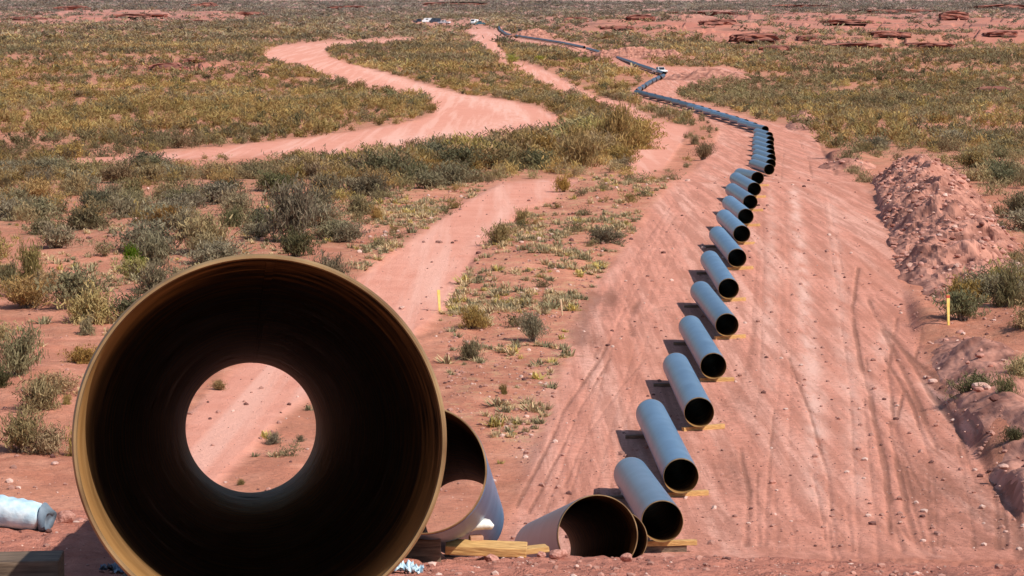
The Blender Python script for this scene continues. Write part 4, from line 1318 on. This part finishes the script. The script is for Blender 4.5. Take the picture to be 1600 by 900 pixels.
for k, (px, py, wp, hp, lab) in enumerate([
    (260, 110, 62, 14, "dark red rock ledge on the left plain, largest on that side"), (305, 100, 34, 7, "thin red ledge right above the largest left ledge"),
    (1180, 66, 76, 12, "dark undercut red ledge on the upper right plain"), (1215, 78, 60, 9, "red ledge just below the undercut ledge"), (1552, 148, 52, 18, "isolated red rock near the right edge"),
    (1270, 62, 50, 9, "low red ledge right of the undercut ledge"), (1390, 56, 60, 10, "red ledge under the upper right skyline slope"), (1490, 30, 44, 14, "dark red knoll high at the upper right"),
    (1120, 42, 60, 9, "red ledge above the undercut ledge"), (1320, 36, 90, 8, "long thin red ledge high on the right"), (1000, 34, 44, 8, "red ledge above the dusty heap"), (900, 34, 36, 9, "dark red ledge near the far machine"),
    (318, 12, 40, 10, "dark red knoll at the upper left skyline"), (390, 24, 50, 7, "low ledge right of the upper left knoll"), (305, 36, 34, 6, "small red ledge below the upper left knoll"),
    (110, 16, 60, 9, "red ledge high at the far left"), (40, 32, 60, 7, "low red ledge at the left edge"), (540, 14, 70, 6, "faint ledge high left of the parked trucks"), (1250, 12, 90, 7, "distant mauve ledge at the top right"),
    (1450, 74, 70, 7, "lower red ledge on the right plain"), (1560, 60, 60, 9, "red ledge at the right edge below the skyline"), (60, 108, 50, 5, "flat red slab on the far left plain"),
    (1100, 22, 120, 6, "long dark ledge under the mauve skyline, right of centre"), (1400, 20, 150, 7, "longest dark ledge under the skyline at right"), (1560, 14, 80, 9, "dark bluff at the top right corner"),
    (960, 46, 60, 6, "low broken ledge above the dusty heap behind the pipes"), (1330, 74, 90, 6, "low broken ledge at the lower edge of the red ground"), (220, 26, 90, 6, "long low ledge at the upper left"), (700, 8, 120, 5, "faint dark ledge on the skyline above the parked trucks")]):
    outcrop(lab, px, py, wp, hp, 40 + k)

# ------------------------------------------------------------------ survey stakes
def stake(label, px, py, hpx, lean=0, tip=None, m=M_STAKE, wfac=1.0):
    x, d = gpt2(px, py); h = hpx / F * d
    t = thing("survey_stake", label, "stake", (x, d, hz(x, d) - .05)); t.rotation_euler = (0, lean, .2); t["group"] = "survey stakes"
    bm = bmesh.new(); add_box(bm, (0, 0, h / 2), (.13 * wfac, .07, h), bevel=.006)
    for v in bm.verts:
        if v.co.z < .1: v.co.x *= .6
    bm_obj("post", bm, m, t)
    if tip:
        bm = bmesh.new(); add_box(bm, (0, 0, h - .07), (.13 * wfac + .012, .082, .12), bevel=.004); bm_obj("painted_tip", bm, tip, t)
    return t


stake("yellow survey stake beside the footpath left of the grassy strip", 687, 487, 36, R(-3))
M_PALE = noise_mat("pale_wood", (.55, .38, .22), (.70, .52, .33), 8, .8)
stake("thin pale stake at the edge of the working strip", 879, 493, 28, R(-6), None, M_PALE, .55)
stake("yellow stake with red top beside the dark bush on the right", 1482, 508, 50, R(-2), M_REDTIP)


# ------------------------------------------------------------------ vehicles
def wheel(parent, x, y, r=.38, w_=.26):
    bm = bmesh.new(); add_cyl(bm, (-w_ / 2, 0, 0), (w_ / 2, 0, 0), r, 24)
    bmesh.ops.bevel(bm, geom=[e for e in bm.edges if abs(e.verts[0].co.x - e.verts[1].co.x) < 1e-5], offset=.04, segments=2, affect='EDGES')
    t = bm_obj("wheel", bm, M_TYRE, parent); t.location = (x, y, r)
    bm = bmesh.new(); add_cyl(bm, (-w_ / 2 - .012, 0, 0), (w_ / 2 + .012, 0, 0), r * .58, 16); bm_obj("rim", bm, M_RIM, t)


def profile_body(name, prof, width, m, parent, inset=0.0, z_in=None):
    """extrude a side profile (y, z) to a body of the given width, narrowing above z_in"""
    bm = bmesh.new()
    lo, hi = [], []
    for y, z in prof:
        k = inset * max(0, (z - z_in)) if z_in is not None else 0
        lo.append(bm.verts.new((-width / 2 + k, y, z))); hi.append(bm.verts.new((width / 2 - k, y, z)))
    bm.faces.new(lo[::-1]); bm.faces.new(hi)
    n = len(prof)
    for i in range(n):
        j = (i + 1) % n; bm.faces.new((lo[i], lo[j], hi[j], hi[i]))
    bmesh.ops.recalc_face_normals(bm, faces=bm.faces[:])
    bmesh.ops.bevel(bm, geom=bm.edges[:], offset=.03, segments=2, affect='EDGES')
    return bm_obj(name, bm, m, parent)


def pickup(label, px, py, rz, paint, van=False, scale=1.0, group="parked vehicles"):
    x, d = gpt2(px, py)
    t = thing("van" if van else "pickup_truck", label, "van" if van else "pickup truck", (x, d, hz(x, d)), group)
    t.rotation_euler = (0, 0, rz); t.scale = (scale,) * 3
    if van:
        profile_body("body", [(-2.5, .45), (-2.5, 2.2), (1.3, 2.25), (2.0, 1.35), (2.55, 1.15), (2.6, .45)], 1.9, paint, t, .07, 1.2)
        win = [((-.4, 1.75), 1.5, .45)]
        zc, y_ws = 1.75, 1.6
    else:
        profile_body("body", [(-2.6, .5), (-2.62, 1.1), (-.55, 1.1), (-.55, 1.05), (1.3, 1.05), (2.45, .98), (2.6, .8), (2.6, .48)], 1.85, paint, t)
        profile_body("cab", [(-.6, 1.0), (-.5, 1.72), (.75, 1.75), (1.35, 1.04)], 1.7, paint, t, .16, 1.0)
        bm = bmesh.new(); add_box(bm, (0, -1.58, 1.115), (1.55, 1.75, .06)); bm_obj("load_bed", bm, M_TYRE, t)
    for sx in (-1, 1):
        bm = bmesh.new(); add_box(bm, (sx * (.90 if van else .80), .1 if not van else .3, 1.72 if van else 1.4), (.05, 1.1, .42), Matrix.Rotation(sx * (-.07 if van else -.16), 3, 'Y')); bm_obj("window", bm, M_GLASS, t)
    bm = bmesh.new(); add_box(bm, (0, 1.12 if not van else 1.72, 1.4 if not van else 1.82), (1.35, .05, .72), Matrix.Rotation(R(40), 3, 'X')); bm_obj("windscreen", bm, M_GLASS, t)
    bm = bmesh.new(); add_box(bm, (0, -.58 if not van else -2.52, 1.42 if not van else 1.75), (1.3, .05, .4)); bm_obj("rear_window", bm, M_GLASS, t)
    for sx in (-1, 1):
        for y in (-1.65, 1.65): wheel(t, sx * .8, y)
        bm = bmesh.new(); add_box(bm, (sx * .7, 2.6, .85), (.3, .06, .16), bevel=.02); bm_obj("headlight", bm, M_LAMP, t)
        bm = bmesh.new(); add_box(bm, (sx * .82, -2.62, .95), (.14, .06, .26), bevel=.02); bm_obj("tail_light", bm, M_REDLAMP, t)
    bm = bmesh.new(); add_box(bm, (0, 2.66, .55), (1.8, .12, .2), bevel=.03); bm_obj("bumper", bm, M_TYRE, t)
    bm = bmesh.new(); add_box(bm, (0, -2.68, .6), (1.8, .1, .16), bevel=.03); bm_obj("bumper", bm, M_RIM, t)
    return t


pickup("white pickup truck parked where the pipe row bends sharply", 1031, 116, R(200), M_WHITE)
pickup("leftmost dark truck of the distant parked row", 656, 36, R(75), M_DKPAINT, False, 1.3)
pickup("bright white van in the distant parked row", 668, 36, R(95), M_WHITE, True, 1.2)
pickup("dark van right of the bright white van far off", 680, 36, R(85), M_DKPAINT, True, 1.2)
pickup("rightmost pale pickup of the distant parked row", 694, 38, R(60), M_WHITE, False, 1.3)
pickup("white fronted vehicle parked alone where the side track ends", 741, 39, R(160), M_WHITE, True, 1.3)
pickup("dark teal pickup right beside the lone white fronted vehicle", 750, 40, R(95), M_TEAL, False, 1.4)


def machine(label, px, py):
    x, d = gpt(px, py)
    t = thing("pipelayer", label, "machine", (x, d, hz(x, d))); t.rotation_euler = (0, 0, R(160))
    for sx in (-1, 1):
        bm = bmesh.new(); add_box(bm, (sx * 1.05, 0, .5), (.55, 3.4, .95), bevel=.3); bm_obj("crawler_track", bm, M_TYRE, t)
    profile_body("body", [(-1.4, .7), (-1.4, 1.9), (.2, 1.95), (1.6, 1.6), (1.7, .7)], 1.5, M_YPAINT, t)
    c_ = profile_body("cab", [(-1.0, 1.9), (-.95, 2.9), (.25, 2.9), (.4, 1.92)], 1.3, M_DKPAINT, t)
    bm = bmesh.new(); add_box(bm, (0, .36, 2.45), (1.1, .06, .7)); bm_obj("window", bm, M_GLASS, c_)
    for s in (-.25, .25):
        bm = bmesh.new(); add_cyl(bm, (1.35, s * 3.2, .8), (2.2, s * .4, 5.2), .09, 8); bm_obj("boom", bm, M_YPAINT, t)
    bm = bmesh.new(); add_cyl(bm, (2.2, 0, 5.1), (2.25, 0, 2.2), .03, 6); add_box(bm, (2.25, 0, 2.1), (.25, .2, .35), bevel=.05); bm_obj("hoist_hook", bm, M_TYRE, t)
    bm = bmesh.new(); add_box(bm, (-1.5, 0, 1.0), (.5, 1.4, .9), bevel=.05); bm_obj("counterweight", bm, M_YPAINT, t)
    return t


machine("dark tracked machine standing above the far end of the pipe row", 812, 57)
